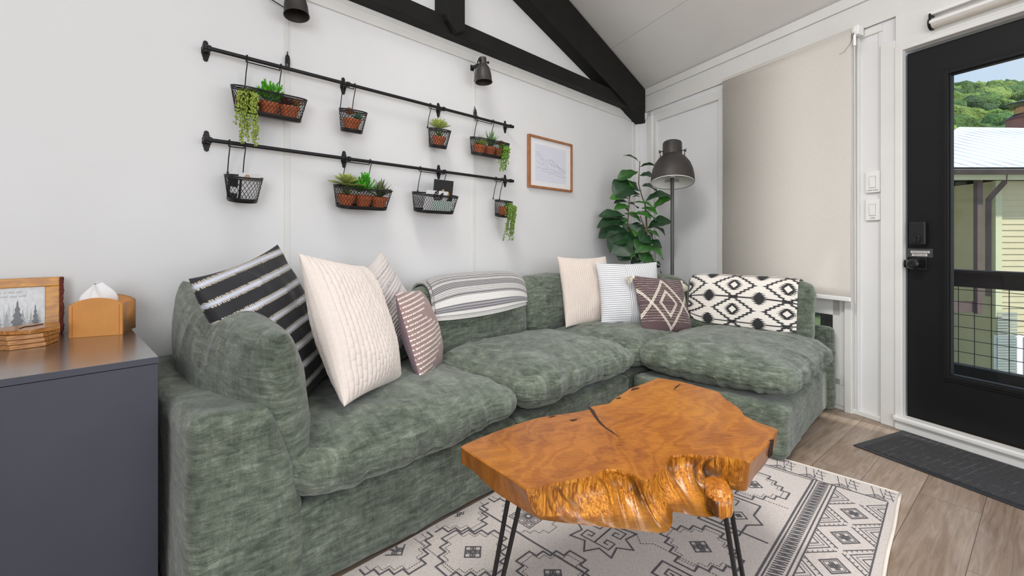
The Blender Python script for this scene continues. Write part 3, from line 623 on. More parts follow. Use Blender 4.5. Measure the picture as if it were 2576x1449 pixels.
# ------------------------------------------------------------------ throw pillows
def pillow(name, label, pose, w, h, th, colf, mat, N=150, disp=None, ear=.055, group=None, wr=.012, seed=0, cat='cushion', pw=.45):
    s, t, z, yaw, lean, roll = pose
    X = MA @ T(-s, -t, z) @ R(yaw, 'Z') @ R(lean, 'X') @ R(roll, 'Y'); g = np.linspace(-1, 1, N); g = np.sign(g)*np.abs(g)**.9
    U, V = np.meshgrid(g, g, indexing='ij'); o = None; m = M(); cs = []
    for side in (-1, 1):
        x = w/2*U*(1-ear*(1-V**2)*1.2); zz = h/2*V*(1-ear*(1-U**2)*1.2)
        th_ = np.clip((1-U**2)*(1-V**2), 0, 1)**pw*th/2
        P = np.stack([x, side*th_, zz], -1); q = P.reshape(-1, 3)
        e = np.clip((1-U**2)*(1-V**2), 0, 1)**.3
        dd = (fbm(q, 5, 3, seed+side)*wr-np.abs(fbm(q, (9, 9, 5), 2, seed+11))*wr*.6).reshape(U.shape)*e
        if disp is not None: dd = dd+disp(x, zz, side)*np.clip(e*1.6, 0, 1)
        P[..., 1] += side*dd
        m.grid(P, flip=side < 0); cs.append(colf(U, V, x, zz, side).reshape(-1, 3))
    t_ = thing(name, label, cat, X, group); build('cover', m, mat, t_, cols=np.vstack(cs), smooth=True, fix=False); return t_
def armcush():
    X = T(-3.540, -.470, .572) @ R(-86, 'Z') @ R(9, 'X') @ R(6.5, 'Y'); g = np.linspace(-1, 1, 150); g = np.sign(g)*np.abs(g)**.9
    U, V = np.meshgrid(g, g, indexing='ij'); m = M(); w, h, th = .86, .50, .25
    for side in (-1, 1):
        x = w/2*U*(1-.03*(1-V**2)); z = h/2*V*(1-.05*(1-U**2)); tk = np.clip((1-U**2)*(1-np.abs(V)**2.2), 0, 1)**.40*th/2
        P = np.stack([x, side*tk, z], -1); q = P.reshape(-1, 3); e = np.clip((1-U**2)*(1-V**2), 0, 1)**.3
        dd = (folds(q, 31+side, .008, (5, 5, 4))+fbm(q, (26, 8, 5), 2, 40)*.003).reshape(U.shape)*e; P[..., 1] += side*dd; m.grid(P, flip=side < 0)
    build('arm_cushion', m, GREEN, sofa, X, smooth=True, fix=False)
armcush()
def full(U, c): return np.tile(np.array(c, float), U.shape+(1,))
def lay(base, mask, c): mask = np.clip(mask, 0, 1)[..., None]; return base*(1-mask)+np.array(c)*mask
def black_col(U, V, x, z, side):
    c = full(U, S(33, 33, 38)); per = .0655; f = (z+.012)/per; d = (f-np.round(f))*per
    tick = (np.abs(d) < .0125) & (np.mod(x, .0062) < .0036); c = lay(c, tick*1., S(206, 196, 178))
    c = lay(c, (np.abs(d) < .0082)*1., S(176, 166, 150)); c = lay(c, (np.abs(d) < .0062)*1., S(190, 196, 212)); return lay(c, (np.abs(d) < .0012)*1., S(222, 224, 232))
pillow('throw_pillow', 'black pillow with cream and blue woven stripes at the left sofa arm', (3.41, .47, .70, 36, -20, -13), .47, .56, .16, black_col, SATIN, N=230, seed=3, wr=.02)
def brick(px, pz, amp):
    def f(x, z, side):
        r = np.floor(x/px); cx = np.abs(np.sin(np.pi*x/px))**.45; zz = z+.5*pz*(r % 2)+.004*np.sin(r*3.1); cz = .45+.55*np.abs(np.sin(np.pi*zz/pz))**.22
        return amp*(cx*cz)
    return f
pillow('throw_pillow', 'plush cream pillow with brick-like tufting in front of the black striped one', (3.15, .56, .695, 40, -22, 9), .50, .535, .19, lambda U, V, x, z, s: full(U, S(226, 214, 206)), PLUSH, N=260, disp=brick(.0225, .040, .008), seed=8, ear=.05)
def rows(p, amp): return lambda x, z, s: amp*np.abs(np.sin(np.pi*z/p))**.6
def gw_col(U, V, x, z, s): c = full(U, S(208, 200, 197)); return lay(c, ((np.abs(np.mod(z, .06)-.03) < .003) & (np.mod(x, .01) < .005))*1., S(120, 112, 112))
pillow('throw_pillow', 'pale grey knobbly pillow peeking out behind the plush cream one', (2.90, .30, .685, 14, -10, -34), .42, .42, .16, gw_col, PLUSH, N=130, disp=rows(.016, .005), seed=12)
def mauve_col(U, V, x, z, side):
    if side > 0: return full(U, S(128, 106, 116))
    c = full(U, S(150, 122, 118)); c = lay(c, .35*(np.sin(z*900+x*40) > .2), S(186, 160, 152))
    zz = z-x*.12; f = zz/.0205; k = np.round(f); d = np.abs(f-k)*.0205
    reach = -.09+.25*np.abs(((k*.0205+.03)/.11) % 2-1); on = (d < .0034) & (x < reach-.02) & (np.mod(x+k*.004, .011) < .0085); return lay(c, on*1., S(236, 228, 220))
pillow('throw_pillow', 'small mauve pillow with rows of white dashes leaning beside the plush cream one', (2.765, .43, .60, 42, -18, 5), .40, .39, .15, mauve_col, WOVEN, N=210, seed=15, ear=.02, pw=.5)
pillow('throw_pillow', 'ribbed cream pillow leftmost of the three in the sofa corner', (1.335, .37, .675, -12, -12, 1), .46, .48, .13, lambda U, V, x, z, s: full(U, S(224, 210, 200)), PLUSH, N=200, disp=lambda x, z, s: .005*np.abs(np.sin(np.pi*x/.0165))**.5, seed=18)
def ticking(U, V, x, z, side):
    c = full(U, S(228, 228, 230)); a = x < -.035; p = .0142
    sf = lambda q, pp: np.clip((.0013-np.abs(q/pp-np.round(q/pp))*pp)/.0020+.5, 0, 1); h_ = sf(z, p); v_ = sf(x, p*1.05); return lay(c, np.where(a, h_, v_)*1., S(84, 90, 108))
pillow('throw_pillow', 'white pillow with thin navy ticking stripes in the sofa corner', (1.15, .60, .650, -33, -12, 0), .47, .45, .14, ticking, SATIN, N=300, seed=21)
def dia_col(U, V, x, z, side):
    c = full(U, S(86, 66, 70)); c = lay(c, .3*(vn(np.stack([x*160, z*500, x*0], -1).reshape(-1, 3)).reshape(x.shape) > .1), S(110, 86, 84))
    if side > 0: return c
    f = z/.0172; d = np.abs(f-np.round(f))*.0172; c = lay(c, ((d < .0013) & (z > -.125) & (np.mod(x, .006) < .0046))*.9, S(208, 192, 180))
    def line(dist): return ((np.abs(dist) < .0085) & (np.mod(z*1.0+.5*(dist > 0)*.009, .009) < .0068) & (np.abs(dist) > .0008))*1.
    L = np.abs(x)*1.28+np.abs(z); L2 = L-.168; L3 = L-.085; c = lay(c, line(L2*.62)*(L2 > -.03), S(232, 224, 208)); c = lay(c, line(L3*.62), S(232, 224, 208))
    L4 = (np.abs(x)-.262)*1.28; L4 = np.abs(np.abs(x)-.2625)*1.28+np.abs(z)-.168; return lay(c, line(L4*.62), S(232, 224, 208))
bp = pillow('throw_pillow', 'small dark brown pillow with white diamonds and corner tassels', (1.06, .80, .580, -22, -24, 7), .41, .40, .13, dia_col, WOVEN, N=230, seed=25, ear=.02)
random.seed(3); CREAMY = simple('cream_yarn', S(226, 218, 206), .9, var=.05)
for (x, z, a) in ((-.205, .19, -150), (.205, .185, -60), (-.195, -.2, -100), (.20, -.2, -20)):
    m = M(); m.lathe([(.004, -.014), (.010, -.008), (.011, .004), (.006, .012)], 10, T(x, 0, z))
    for k in range(60):
        g = math.radians(a+random.uniform(-26, 26)); L = random.uniform(.045, .07); y = random.uniform(-.018, .018)
        m.tube([(x, 0, z), (x+math.cos(g)*L*.5, y*.6, z+math.sin(g)*L*.5), (x+math.cos(g)*L, y, z+math.sin(g)*L-.006)], .0016, 4)
    build('tassel', m, CREAMY, bp)

# ------------------------------------------------------------------ throws draped over back cushions
def drape(h, a, b, X, xs, f0, f1, nf, off, order):   # h=(width, thick, height) half sizes; returns grid of points + arc length
    xs = np.asarray(xs); ph = np.linspace(f0, f1, nf); P = np.zeros((len(xs), nf, 3))
    for i, x in enumerate(xs):
        k = np.ones(nf)*1.0; lo, hi = np.zeros(nf), np.ones(nf)*1.6
        for _ in range(30):
            k = (lo+hi)/2; nr = ((abs(x)**a+np.abs(k*np.sin(ph))**a)**(b/a))+np.abs(k*np.cos(ph))**b; hi = np.where(nr > 1, k, hi); lo = np.where(nr > 1, lo, k)
        y = -k*np.cos(ph)*(h[1]+off); z = k*np.sin(ph)*(h[2]+off)
        P[i, :, 0] = x*h[0]; P[i, :, 1] = y; P[i, :, 2] = z
    c_ = P[len(xs)//2]; L = np.zeros(P.shape[:2]); L[:, 1:] = np.cumsum(np.linalg.norm(np.diff(c_, axis=0), axis=-1))[None]
    return P, L
P, L = drape(B2H, 4.6, 2.5, None, np.linspace(-.84, .90, 150), -.02, 2.3, 170, .016, None)
xx = P[..., 0]; P[..., 2] += -.010*np.sin((xx+.4)*5.5)*np.clip(1-L/.1, 0, 1); P[..., 1] -= .004*np.sin(xx*16+P[..., 2]*9)+.003
def throw1(L, x):
    c = full(L, S(226, 223, 220)); band = ((L > .028) & (L < .066)); c = lay(c, band*(.55+.35*(np.mod(L, .004) < .002)), S(84, 82, 94))
    st = (L > .098) & (np.mod(L, .0085) < .0042+.0*L); return lay(c, st*1., S(66, 64, 72))
cc = throw1(L+.004*np.sin(xx*9), xx).reshape(-1, 3)
tw = thing('throw_blanket', 'cream and grey striped folded blanket over the sofa back', 'blanket', MA @ B2M)
m = M(); m.grid(P); o = build('blanket_cloth', m, WOVEN, tw, cols=cc, smooth=True, solid=.012)
P3 = P[:, :95].copy(); P3[..., 1] -= .014; P3[..., 0] = P3[..., 0]*.985+.004; P3[:, :, 2] += .012
m = M(); m.grid(P3[:, 4:]); build('blanket_fold', m, WOVEN, tw, cols=throw1(L[:, 4:95]+.0, xx[:, 4:95]).reshape(-1, 3), smooth=True, solid=.010)
# black and white kilim throw on the right-hand back cushion
def kilim(X_, Y_):
    px, py = .305, .158; u = X_/px; v = Y_/py; out = np.zeros(u.shape, bool)
    cx = np.abs(u-np.round(u)); cy = np.abs(v-np.round(v))           # 0..0.5 from the open-star centre
    saw = np.abs(np.mod(v*11.0, 1)-.5)*2
    e = cx/.40+cy/.5-1; out |= np.abs(e) < (.03+.15*saw**1.2)*(cx < .47)
    out |= (np.abs(cy-.5) < .025)
    def star(ax, ay, a, b):
        s = np.abs(np.mod(ay*15, 1)-.5)*2; return (ax < a*(1-(ay/b)**1.4)+.078*s**1.3) & (ay < b)
    out |= star(np.abs(cx-.5), np.abs(cy-.5), .10, .25)
    op = star(cx, cy, .11, .24) & ~((cx/.075+cy/.14) < 1); out |= op
    return out
h5 = (B5H[1], B5H[0], B5H[2])
P, L = drape(h5, 7.5, 2.8, None, np.linspace(-.90, .80, 300), -.62, 2.2, 260, .008, None)
xx = P[..., 0]; K = kilim(xx+.045, L+.052); cc = full(L, S(228, 222, 214)); cc = lay(cc, K*1., S(34, 33, 36)).reshape(-1, 3)
P[..., 1] -= .003*np.sin(xx*30)*np.clip(1-L/.2, 0, 1)*.6; P[..., 2] -= .03*np.clip((xx-.12)/.3, 0, 1)**2*np.clip(1-L/.2, 0, 1)
m = M(); m.grid(P)
tk = thing('throw_blanket', 'black and white geometric patterned throw over the right end back cushion', 'blanket', MA @ T(*B5C) @ R(9, 'Y') @ R(90-180, 'Z'))
build('blanket_cloth', m, SATIN, tk, cols=cc, smooth=True, solid=.003)
# ------------------------------------------------------------------ live edge coffee table
def c7(x, y): return 1140+x/2.792, 930+y/2.792
TZ = .44
fr_ = [(48,535,48,655,.39),(100,575,130,705,.388),(250,670,300,870,.375),(400,760,450,965,.365),(490,830,590,1045,.355),(540,852,625,1058,.35),(650,812,800,1085,.345),(760,790,900,1097,.34),(900,765,1050,1115,.34),(1000,740,1150,1130,.34),(1060,702,1230,1138,.34),(1130,702,1300,1148,.34),(1200,725,1380,1158,.34),(1270,742,1480,1165,.34),(1330,788,1530,1145,.34),(1390,770,1550,1080,.34),(1440,720,1545,1005,.34),(1490,655,1620,1022,.335),(1540,606,1700,1045,.335),(1640,600,1800,1055,.335),(1720,598,1860,1050,.335),(1790,618,1895,1005,.335),(1850,603,1935,905,.34),(1900,602,1950,845,.34),(1990,625,1975,850,.34),(2085,650,2060,862,.34),(2140,595,2110,760,.345),(2195,545,2175,690,.35),(2250,465,2235,600,.36),(2285,415,2280,505,.375)]
bk = [(2285,415),(2150,370),(2050,320),(2010,265),(1910,200),(1870,155),(1780,130),(1600,80),(1435,55),(1370,85),(1300,110),(1240,130),(1215,150),(1140,195),(1090,235),(965,255),(955,275),(850,298),(700,318),(590,335),(440,380),(300,430),(150,490),(48,535)]
def wpt(px, py, z): s, t = atZ(px, py, z); return PA(s, t, z)
tops, bots, live = [], [], []
for (a, b, c, d_, zb) in fr_:
    tops.append(wpt(*c7(a, b), TZ)); bots.append(wpt(*c7(c, d_), zb)); live.append(1.0 if 520 < a < 2060 else 0.0)
nf = len(tops)
for (a, b) in bk[1:-1]:
    p = wpt(*c7(a, b), TZ); tops.append(p); bots.append(None); live.append(.3)
cen = sum(tops, Vector())/len(tops)
for i in range(nf, len(tops)): q = tops[i].lerp(cen, .05); bots.append; bots[i] = Vector((q.x, q.y, .375))
def resample(lst, k=14):
    o = []; n = len(lst)
    for i in range(n):
        a, b = lst[i], lst[(i+1) % n]
        for j in range(k): o.append(a+(b-a)*(j/k))
    return o
def smoothl(l, it=2):
    for _ in range(it): l = [(l[i-1]+l[i]*2+l[(i+1) % len(l)])*.25 for i in range(len(l))]
    return l
Tt = smoothl(resample(tops), 5); Bb = smoothl(resample(bots), 8); Lv = smoothl(resample(live), 5); n = len(Tt)
rows_ = [0, .05, .10, .17, .24, .31, .38, .45, .52, .59, .66, .73, .80, .87, .93, .97, 1.0]; V = []; Cc = []
arc = np.cumsum([0]+[(Tt[(i+1) % n]-Tt[i]).length for i in range(n)])
for ri, u in enumerate(rows_):
    for i in range(n):
        lv = Lv[i]; w_ = u**(1+lv*.9); p = Tt[i].lerp(Bb[i], w_); p.z = Tt[i].z+(Bb[i].z-Tt[i].z)*u
        out = (p-cen); out.z = 0; out.normalize(); a = arc[i]
        a2 = a+.02*math.sin(u*2.5+a*20); g = float(vn([[a2*210, u*2.2, 3]])[0]*.30+vn([[a2*80, u*1.6, 9]])[0]*.7+vn([[a2*30, u*1.6, 8]])[0])*.0075*lv*math.sin(math.pi*min(1, u*1.05))
        e = .006*(1-math.cos(min(1, u/.06)*math.pi/2)) if ri else 0
        if lv > .35: p = p-out*(.034*math.sin(math.pi*min(1, u*1.06))*max(0, lv-.3))
        ci = i/14; gr_ = min(1, sum(a_*math.exp(-((ci-c_-.4*(u-.5))/w_2)**2) for c_, w_2, a_ in ((12.7, .42, .9), (9.2, .25, .5), (20.4, .35, .8), (21.7, .45, .95), (18.2, .2, .5), (24.2, .25, .5), (6.2, .5, .45))))*math.sin(math.pi*min(1, u*1.05))*(1 if lv > .35 else 0)
        p = p+out*g-out*gr_*.012
        if 1: p = p-out*(.005 if ri == 0 else 0)
        if u == 1: p = p-out*.012
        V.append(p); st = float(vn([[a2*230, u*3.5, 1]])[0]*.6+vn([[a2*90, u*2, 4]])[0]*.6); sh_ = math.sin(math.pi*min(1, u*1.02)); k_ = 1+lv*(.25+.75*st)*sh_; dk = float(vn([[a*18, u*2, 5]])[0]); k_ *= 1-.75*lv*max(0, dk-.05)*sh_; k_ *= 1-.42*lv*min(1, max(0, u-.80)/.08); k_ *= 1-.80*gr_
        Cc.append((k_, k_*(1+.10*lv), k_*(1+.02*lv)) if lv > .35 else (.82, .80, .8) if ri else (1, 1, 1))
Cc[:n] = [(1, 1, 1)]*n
ct = thing('coffee_table', 'live edge teak slab coffee table on black hairpin legs', 'coffee table', MW); org = Vector((cen.x, cen.y, 0)); ct.matrix_world = Matrix.Translation(org)
m = M(); fs = []; k = len(rows_)
for r_ in range(k-1):
    for i in range(n): j = (i+1) % n; fs.append((r_*n+i, r_*n+j, (r_+1)*n+j, (r_+1)*n+i))
m.add([p-org for p in V], fs); SLAB = slab_wood()
m.add([p-org for p in V[:n]], [tuple(range(n))]); m.add([p-org for p in V[-n:]], [tuple(range(n))[::-1]])
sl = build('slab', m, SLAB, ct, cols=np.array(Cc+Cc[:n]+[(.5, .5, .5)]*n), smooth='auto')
DK = simple('dark_wood_crack', S(48, 26, 12), .8, var=.3, bst=.2)
m = M()
def crk(pts, w):
    P = [wpt(*c7(*p), TZ+.0006)-org for p in pts]; L_ = []; R_ = []
    for i, p in enumerate(P):
        a = P[max(0, i-1)]; b = P[min(len(P)-1, i+1)]; t_ = (b-a); t_.z = 0; t_.normalize(); q = Vector((-t_.y, t_.x, 0)); ww = w[i] if isinstance(w, list) else w
        L_.append(p+q*ww); R_.append(p-q*ww)
    for i in range(len(P)-1): m.add([L_[i], L_[i+1], R_[i+1], R_[i]], [(0, 1, 2, 3)])
def crack_(p, w): global m; m = M(); crk(p, w); build('crack', m, DK, sl, fix=False)
crack_([(950,262),(975,285),(995,320),(1015,350),(1040,380),(1075,410),(1110,432),(1160,470)], [.006,.007,.006,.0045,.0045,.003,.003,.0008])
crack_([(1548,140),(1570,120),(1598,98)], [.0012,.004,.0012])
crack_([(1250,146),(1270,135),(1290,130),(1310,128)], [.002,.008,.007,.002]); crack_([(1145,205),(1165,200),(1175,192)], [.002,.006,.002]); crack_([(672,335),(700,327),(720,324)], [.002,.005,.001]); crack_([(820,350),(835,358),(850,352),(875,346)], [.002,.006,.006,.001])
m = M()
a, b, c, d_ = wpt(*c7(2178,503),TZ), wpt(*c7(2238,486),TZ), wpt(*c7(2228,600),.385), wpt(*c7(2196,622),.372)
o_ = (a-cen); o_.z = 0; o_.normalize(); P_ = [p+o_*.006-org for p in (a, b, c, d_)]; m.add(P_, [(0, 1, 2, 3)]); build('bark_pocket', m, DK, sl, fix=False)
# root knob of the live edge
kb_ = wpt(*c7(1905, 925), .375)-org; q = (kb_).normalized(); q.z = 0; sx_ = T(*(kb_+Vector((.0, .03, -.004))))
fc = [P*1.0 for P in selip((.034, .060, .038), 2.4, 2.4, 2, 24)]
kn_ = soft('root_knob', fc, SLAB, sl, sx_ @ R(-20, 'Z'), lambda p: fbm(p, 40, 2, 4)*.004+.004*np.sin(p[:, 0]*400)*.3)
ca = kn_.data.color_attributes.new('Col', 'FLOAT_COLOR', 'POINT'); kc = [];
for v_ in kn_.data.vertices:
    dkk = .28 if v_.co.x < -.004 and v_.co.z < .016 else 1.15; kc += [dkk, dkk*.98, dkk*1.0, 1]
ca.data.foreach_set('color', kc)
def hair(t1, t2, b1, b2, zt):
    P1, P2 = wpt(*t1, zt), wpt(*t2, zt); Q1, Q2 = wpt(*b1, .018), wpt(*b2, .018); m = M(); mid = (Q1+Q2)/2
    m.tube([P1-org, (P1.lerp(Q1, .97))-org, Q1.lerp(mid, .35)-org, mid-org, Q2.lerp(mid, .35)-org, (P2.lerp(Q2, .97))-org, P2-org], .0062, 10); build('leg', m, IRON, ct, smooth='auto')
hair((1280, 1248), (1309, 1262), (1222, 1560), (1240, 1561), .352)
hair((1822, 1280), (1836, 1262), (1868, 1560), (1886, 1552), .352)
for (s, t) in ((2.36, 1.42), (2.66, 1.235)):
    m = M(); a = PA(s, t, .376)-org; b = PA(s-.09, t+.02, .376)-org; c = PA(s-.03, t-.03, .018)-org; m.tube([a, c+Vector((-.008, 0, .01)), c, c+Vector((.008, 0, .01)), b], .0062, 8); build('leg', m, IRON, ct, smooth='auto')

# ------------------------------------------------------------------ rug (local x = -s, y = -t)
RS0, RS1, RT0, RT1 = 1.60, 3.85, .892, 2.062
def rz(x, y): return .009+.0016*float(vn([[x*5, y*5, 0]])[0])
def rugmat():
    m, nt, b = newmat('rug_ground'); v = coords(nt, (500, 90, 1)); n1 = noise(nt, v, 1, 3); n2 = noise(nt, coords(nt, (90, 500, 1)), 1, 3); a = mixc(nt, .5, n1, n2)
    c = ramp(nt, a, [(.36, S(178, 168, 162)), (.5, S(200, 191, 186)), (.66, S(214, 206, 200))]); nt.links.new(c, b.inputs['Base Color']); b.inputs['Roughness'].default_value = .95; bump(nt, b, a, .4, .002); return m
RUG = rugmat(); RLINE = simple('rug_charcoal_yarn', S(88, 86, 90), .95, var=.3, vs=200, bst=0); RFR = simple('rug_cream_edge', S(222, 214, 202), .9, var=.05)
gx = np.linspace(-RS1, -RS0, 120); gy = np.linspace(-RT1, -RT0, 70); X_, Y_ = np.meshgrid(gx, gy, indexing='ij'); Zr = .009+.0016*vn(np.stack([X_*5, Y_*5, X_*0], -1).reshape(-1, 3)).reshape(X_.shape)
m = M(); m.grid(np.stack([X_, Y_, Zr], -1)); m.box(-RS1, -RS0, -RT1, -RT0, .001, .006)
m.cur = 1
def ln(pts, w=.0026, dot=0):
    L_ = []
    for (a, b) in zip(pts, pts[1:]):
        a, b = Vector((*a, 0)), Vector((*b, 0)); d_ = (b-a).length
        if d_ < 1e-6: continue
        k = max(1, int(d_/(dot or .035))); u = (b-a)/d_; q = Vector((-u.y, u.x, 0))*w
        for i in range(k):
            f0, f1 = i/k, (i+(.5 if dot else 1))/k; p0 = a+(b-a)*f0-(Vector() if dot else u*w*.9); p1 = a+(b-a)*f1+(Vector() if dot else u*w*.9)
            if not (-RS1+.01 < min(p0.x, p1.x) and max(p0.x, p1.x) < -RS0-.008 and -RT1+.01 < min(p0.y, p1.y) and max(p0.y, p1.y) < -RT0-.01): continue
            z0, z1 = rz(p0.x, p0.y)+.0011, rz(p1.x, p1.y)+.0011
            m.add([(p0.x+q.x, p0.y+q.y, z0), (p1.x+q.x, p1.y+q.y, z1), (p1.x-q.x, p1.y-q.y, z1), (p0.x-q.x, p0.y-q.y, z0)], [(0, 1, 2, 3)])
def poly(c, r, n, rot=0, w=.0026, dot=0, sx=1): ln([(c[0]+r*sx*math.cos(rot+2*math.pi*i/n), c[1]+r*math.sin(rot+2*math.pi*i/n)) for i in range(n+1)], w, dot)
def stepdia(c, r, k, w=.0026, dot=0):
    pts = []
    for q in range(4):
        cs, sn = math.cos(q*math.pi/2), math.sin(q*math.pi/2)
        for i in range(k):
            a = r*(1-i/k); b = r*i/k; a2 = r*(1-(i+1)/k); b2 = r*(i+1)/k
            for (x, y) in ((a, b), (a, b2)): pts.append((c[0]+x*cs-y*sn, c[1]+x*sn+y*cs))
    pts.append(pts[0]); ln(pts, w, dot)
def zig(a, b, n, amp, w=.0022, dot=0):
    a, b = Vector(a), Vector(b); u = (b-a).normalized(); q = Vector((-u.y, u.x)); ln([tuple(a+(b-a)*(i/n)+q*(amp if i % 2 else -amp)) for i in range(n+1)], w, dot)
def fill(pts): m.add([(p[0], p[1], rz(*p)+.0013) for p in pts], [tuple(range(len(pts)))])
def flower(c, r):
    for i in range(4):
        g = math.pi/4+i*math.pi/2; poly((c[0]+r*.5*math.cos(g), c[1]+r*.5*math.sin(g)), r*.42, 4, 0, .0018)
        fill([(c[0], c[1]), (c[0]+r*.5*math.cos(g-.35), c[1]+r*.5*math.sin(g-.35)), (c[0]+r*.8*math.cos(g), c[1]+r*.8*math.sin(g)), (c[0]+r*.5*math.cos(g+.35), c[1]+r*.5*math.sin(g+.35))])
def hook(c, s_, d1, d2): ln([(c[0]+x*s_*d1, c[1]+y*s_*d2) for (x, y) in ((0, 0), (1, 0), (1, 1), (.3, 1), (.3, .45), (.65, .45), (.65, .7))], .0022)
# long-side border with diamonds, the toothed band and the end border
yb1, yb2 = -1.79, -1.86
for y in (-2.035, yb1, yb1-.012, yb2+.004, yb2-.010): ln([(-3.85, y), (-1.72, y)], .0024 if y != yb1 else .0034)
x = -3.85
while x < -1.73:
    ln([(x, yb1-.022), (x+.013, yb2+.016), (x+.013, yb1-.022), (x+.026, yb2+.016)], .003); x += .026
x = -3.8
while x < -1.72:
    poly((x, -1.952), .040, 4, 0, .0026, sx=1.1); poly((x, -1.952), .030, 4, 0, .0012, sx=1.1); flower((x, -1.952), .020)
    h_ = .079
    for (sx_2, sy_) in ((1, 1), (1, -1), (-1, 1), (-1, -1)):
        a = (x+sx_2*.010, -1.952+sy_*h_); b = (x+sx_2*.085, -1.952+sy_*.008); ln([a, b], .0019)
        for i in range(6):
            f = (i+.5)/6; px_, py_ = a[0]+(b[0]-a[0])*f, a[1]+(b[1]-a[1])*f; ln([(px_, py_), (px_+sx_2*.008, py_+sy_*.004)], .0014)
    for sy_ in (1, -1):
        for r_, dt in ((.052, 0), (.036, .006), (.02, 0)): ln([(x+.095-r_*1.1, -1.952+sy_*h_), (x+.095, -1.952+sy_*(h_-r_)), (x+.095+r_*1.1, -1.952+sy_*h_)], .0018, dt)
    x += .19
for y in range(0): pass
ln([(-1.715, -RT1), (-1.715, -RT0)], .003); ln([(-1.73, -1.79), (-1.73, -RT0)], .0016)
y = -2.05
while y < -.85:
    for k in range(3): ln([(-1.625-k*.03, y), (-1.625-k*.03, y+.03), (-1.61-k*.03+.0, y+.03)], .0015); ln([(-1.70, y+k*.028), (-1.615, y+k*.028+.02)], .0013)
    for r_, dt in ((.034, 0), (.024, .005), (.012, 0)): ln([(-1.712, y+.05-r_), (-1.712+r_, y+.05), (-1.712, y+.05+r_)], .0018, dt)
    y += .115
# inner field
random.seed(11)
cells = []
gyl = [-1.62, -1.36, -1.10, -.90]; ix = 0
x = -1.90
while x > -3.85:
    for j, y in enumerate(gyl):
        cx_, cy_ = x+(.06 if j % 2 else -.04), y+random.uniform(-.01, .01); k = (ix*3+j*2+ix*j) % 6
        if k == 0: stepdia((cx_, cy_), .125, 4, .003); stepdia((cx_, cy_), .105, 4, .0016, .008); poly((cx_, cy_), .035, 4, 0, .0024); flower((cx_, cy_), .026)
        elif k == 1:
            for a in range(3):
                for b in range(3): poly((cx_+(a-1)*.036, cy_+(b-1)*.036), .021, 4, math.pi/4, .0016); poly((cx_+(a-1)*.036, cy_+(b-1)*.036), .011, 4, math.pi/4, .0013)
            poly((cx_, cy_), .013, 14, 0, .0022); stepdia((cx_, cy_), .115, 5, .0018, .007)
        elif k == 2:
            n_ = 8; pts = [(cx_+(.115 if i % 2 == 0 else .075)*math.cos(math.pi*i/n_), cy_+(.115 if i % 2 == 0 else .075)*math.sin(math.pi*i/n_)) for i in range(2*n_+1)]; ln(pts, .0028)
            for d1 in (1, -1):
                for d2 in (1, -1): hook((cx_, cy_), .055*d1, 1, d1*d2)
        elif k == 3:
            ln([(cx_-.12, cy_-.07), (cx_-.12, cy_+.07), (cx_-.05, cy_+.07), (cx_-.05, cy_+.03), (cx_+.05, cy_+.03), (cx_+.05, cy_+.07), (cx_+.12, cy_+.07), (cx_+.12, cy_-.07), (cx_+.04, cy_-.07), (cx_, cy_-.11), (cx_-.04, cy_-.07), (cx_-.12, cy_-.07)], .0032)
            ln([(cx_-.10, cy_-.05), (cx_-.10, cy_+.05), (cx_-.07, cy_+.05)], .0016, .007); poly((cx_, cy_-.03), .03, 4, 0, .002); fill([(cx_-.014, cy_-.03), (cx_, cy_-.016), (cx_+.014, cy_-.03), (cx_, cy_-.044)]); hook((cx_+.06, cy_+.0), .04, 1, 1); hook((cx_-.06, cy_+.0), .04, -1, -1)
        elif k == 4:
            zig((cx_-.13, cy_-.10), (cx_+.13, cy_-.10), 16, .010, .0022); zig((cx_-.13, cy_+.10), (cx_+.13, cy_+.10), 16, .010, .0022); poly((cx_, cy_), .07, 4, math.pi/4, .003); poly((cx_, cy_), .055, 4, math.pi/4, .0015, .006); fill([(cx_-.03, cy_-.02), (cx_-.03, cy_+.02), (cx_+.03, cy_-.02), (cx_+.03, cy_+.02)][::1]); poly((cx_, cy_), .022, 4, 0, .0022)
        else:
            for i in range(7): ln([(cx_, cy_-.09+i*.026), (cx_+.030, cy_-.075+i*.026)], .0018); ln([(cx_, cy_-.09+i*.026), (cx_-.030, cy_-.075+i*.026)], .0018)
            ln([(cx_, cy_-.10), (cx_, cy_+.11)], .0022); hook((cx_+.05, cy_-.06), .06, 1, 1); hook((cx_-.05, cy_+.06), .06, -1, -1); zig((cx_-.09, cy_-.12), (cx_-.09, cy_+.12), 14, .007, .0018)
    ln([(x-.135, -1.77), (x-.135, -1.50), (x-.165, -1.47), (x-.135, -1.44), (x-.135, -.9)], .0034 if ix % 2 else .0018, 0 if ix % 2 else .009); x -= .27; ix += 1
rg_ = build('area_rug', m, [RUG, RLINE], None, MA, smooth=False, fix=False); tag(rg_, 'off white rug with charcoal geometric motifs under the coffee table', 'rug')
m = M(); P_ = [(-RS0+.002-2.25*i/40, -RT1-.002+.0012*math.sin(i*.9), .006) for i in range(41)]; m.tube(P_, .006, 8); P_ = [(-RS0+.003, -RT1+1.26*i/20, .006) for i in range(21)]; m.tube(P_, .005, 8); build('rug_binding', m, RFR, rg_, smooth=True)

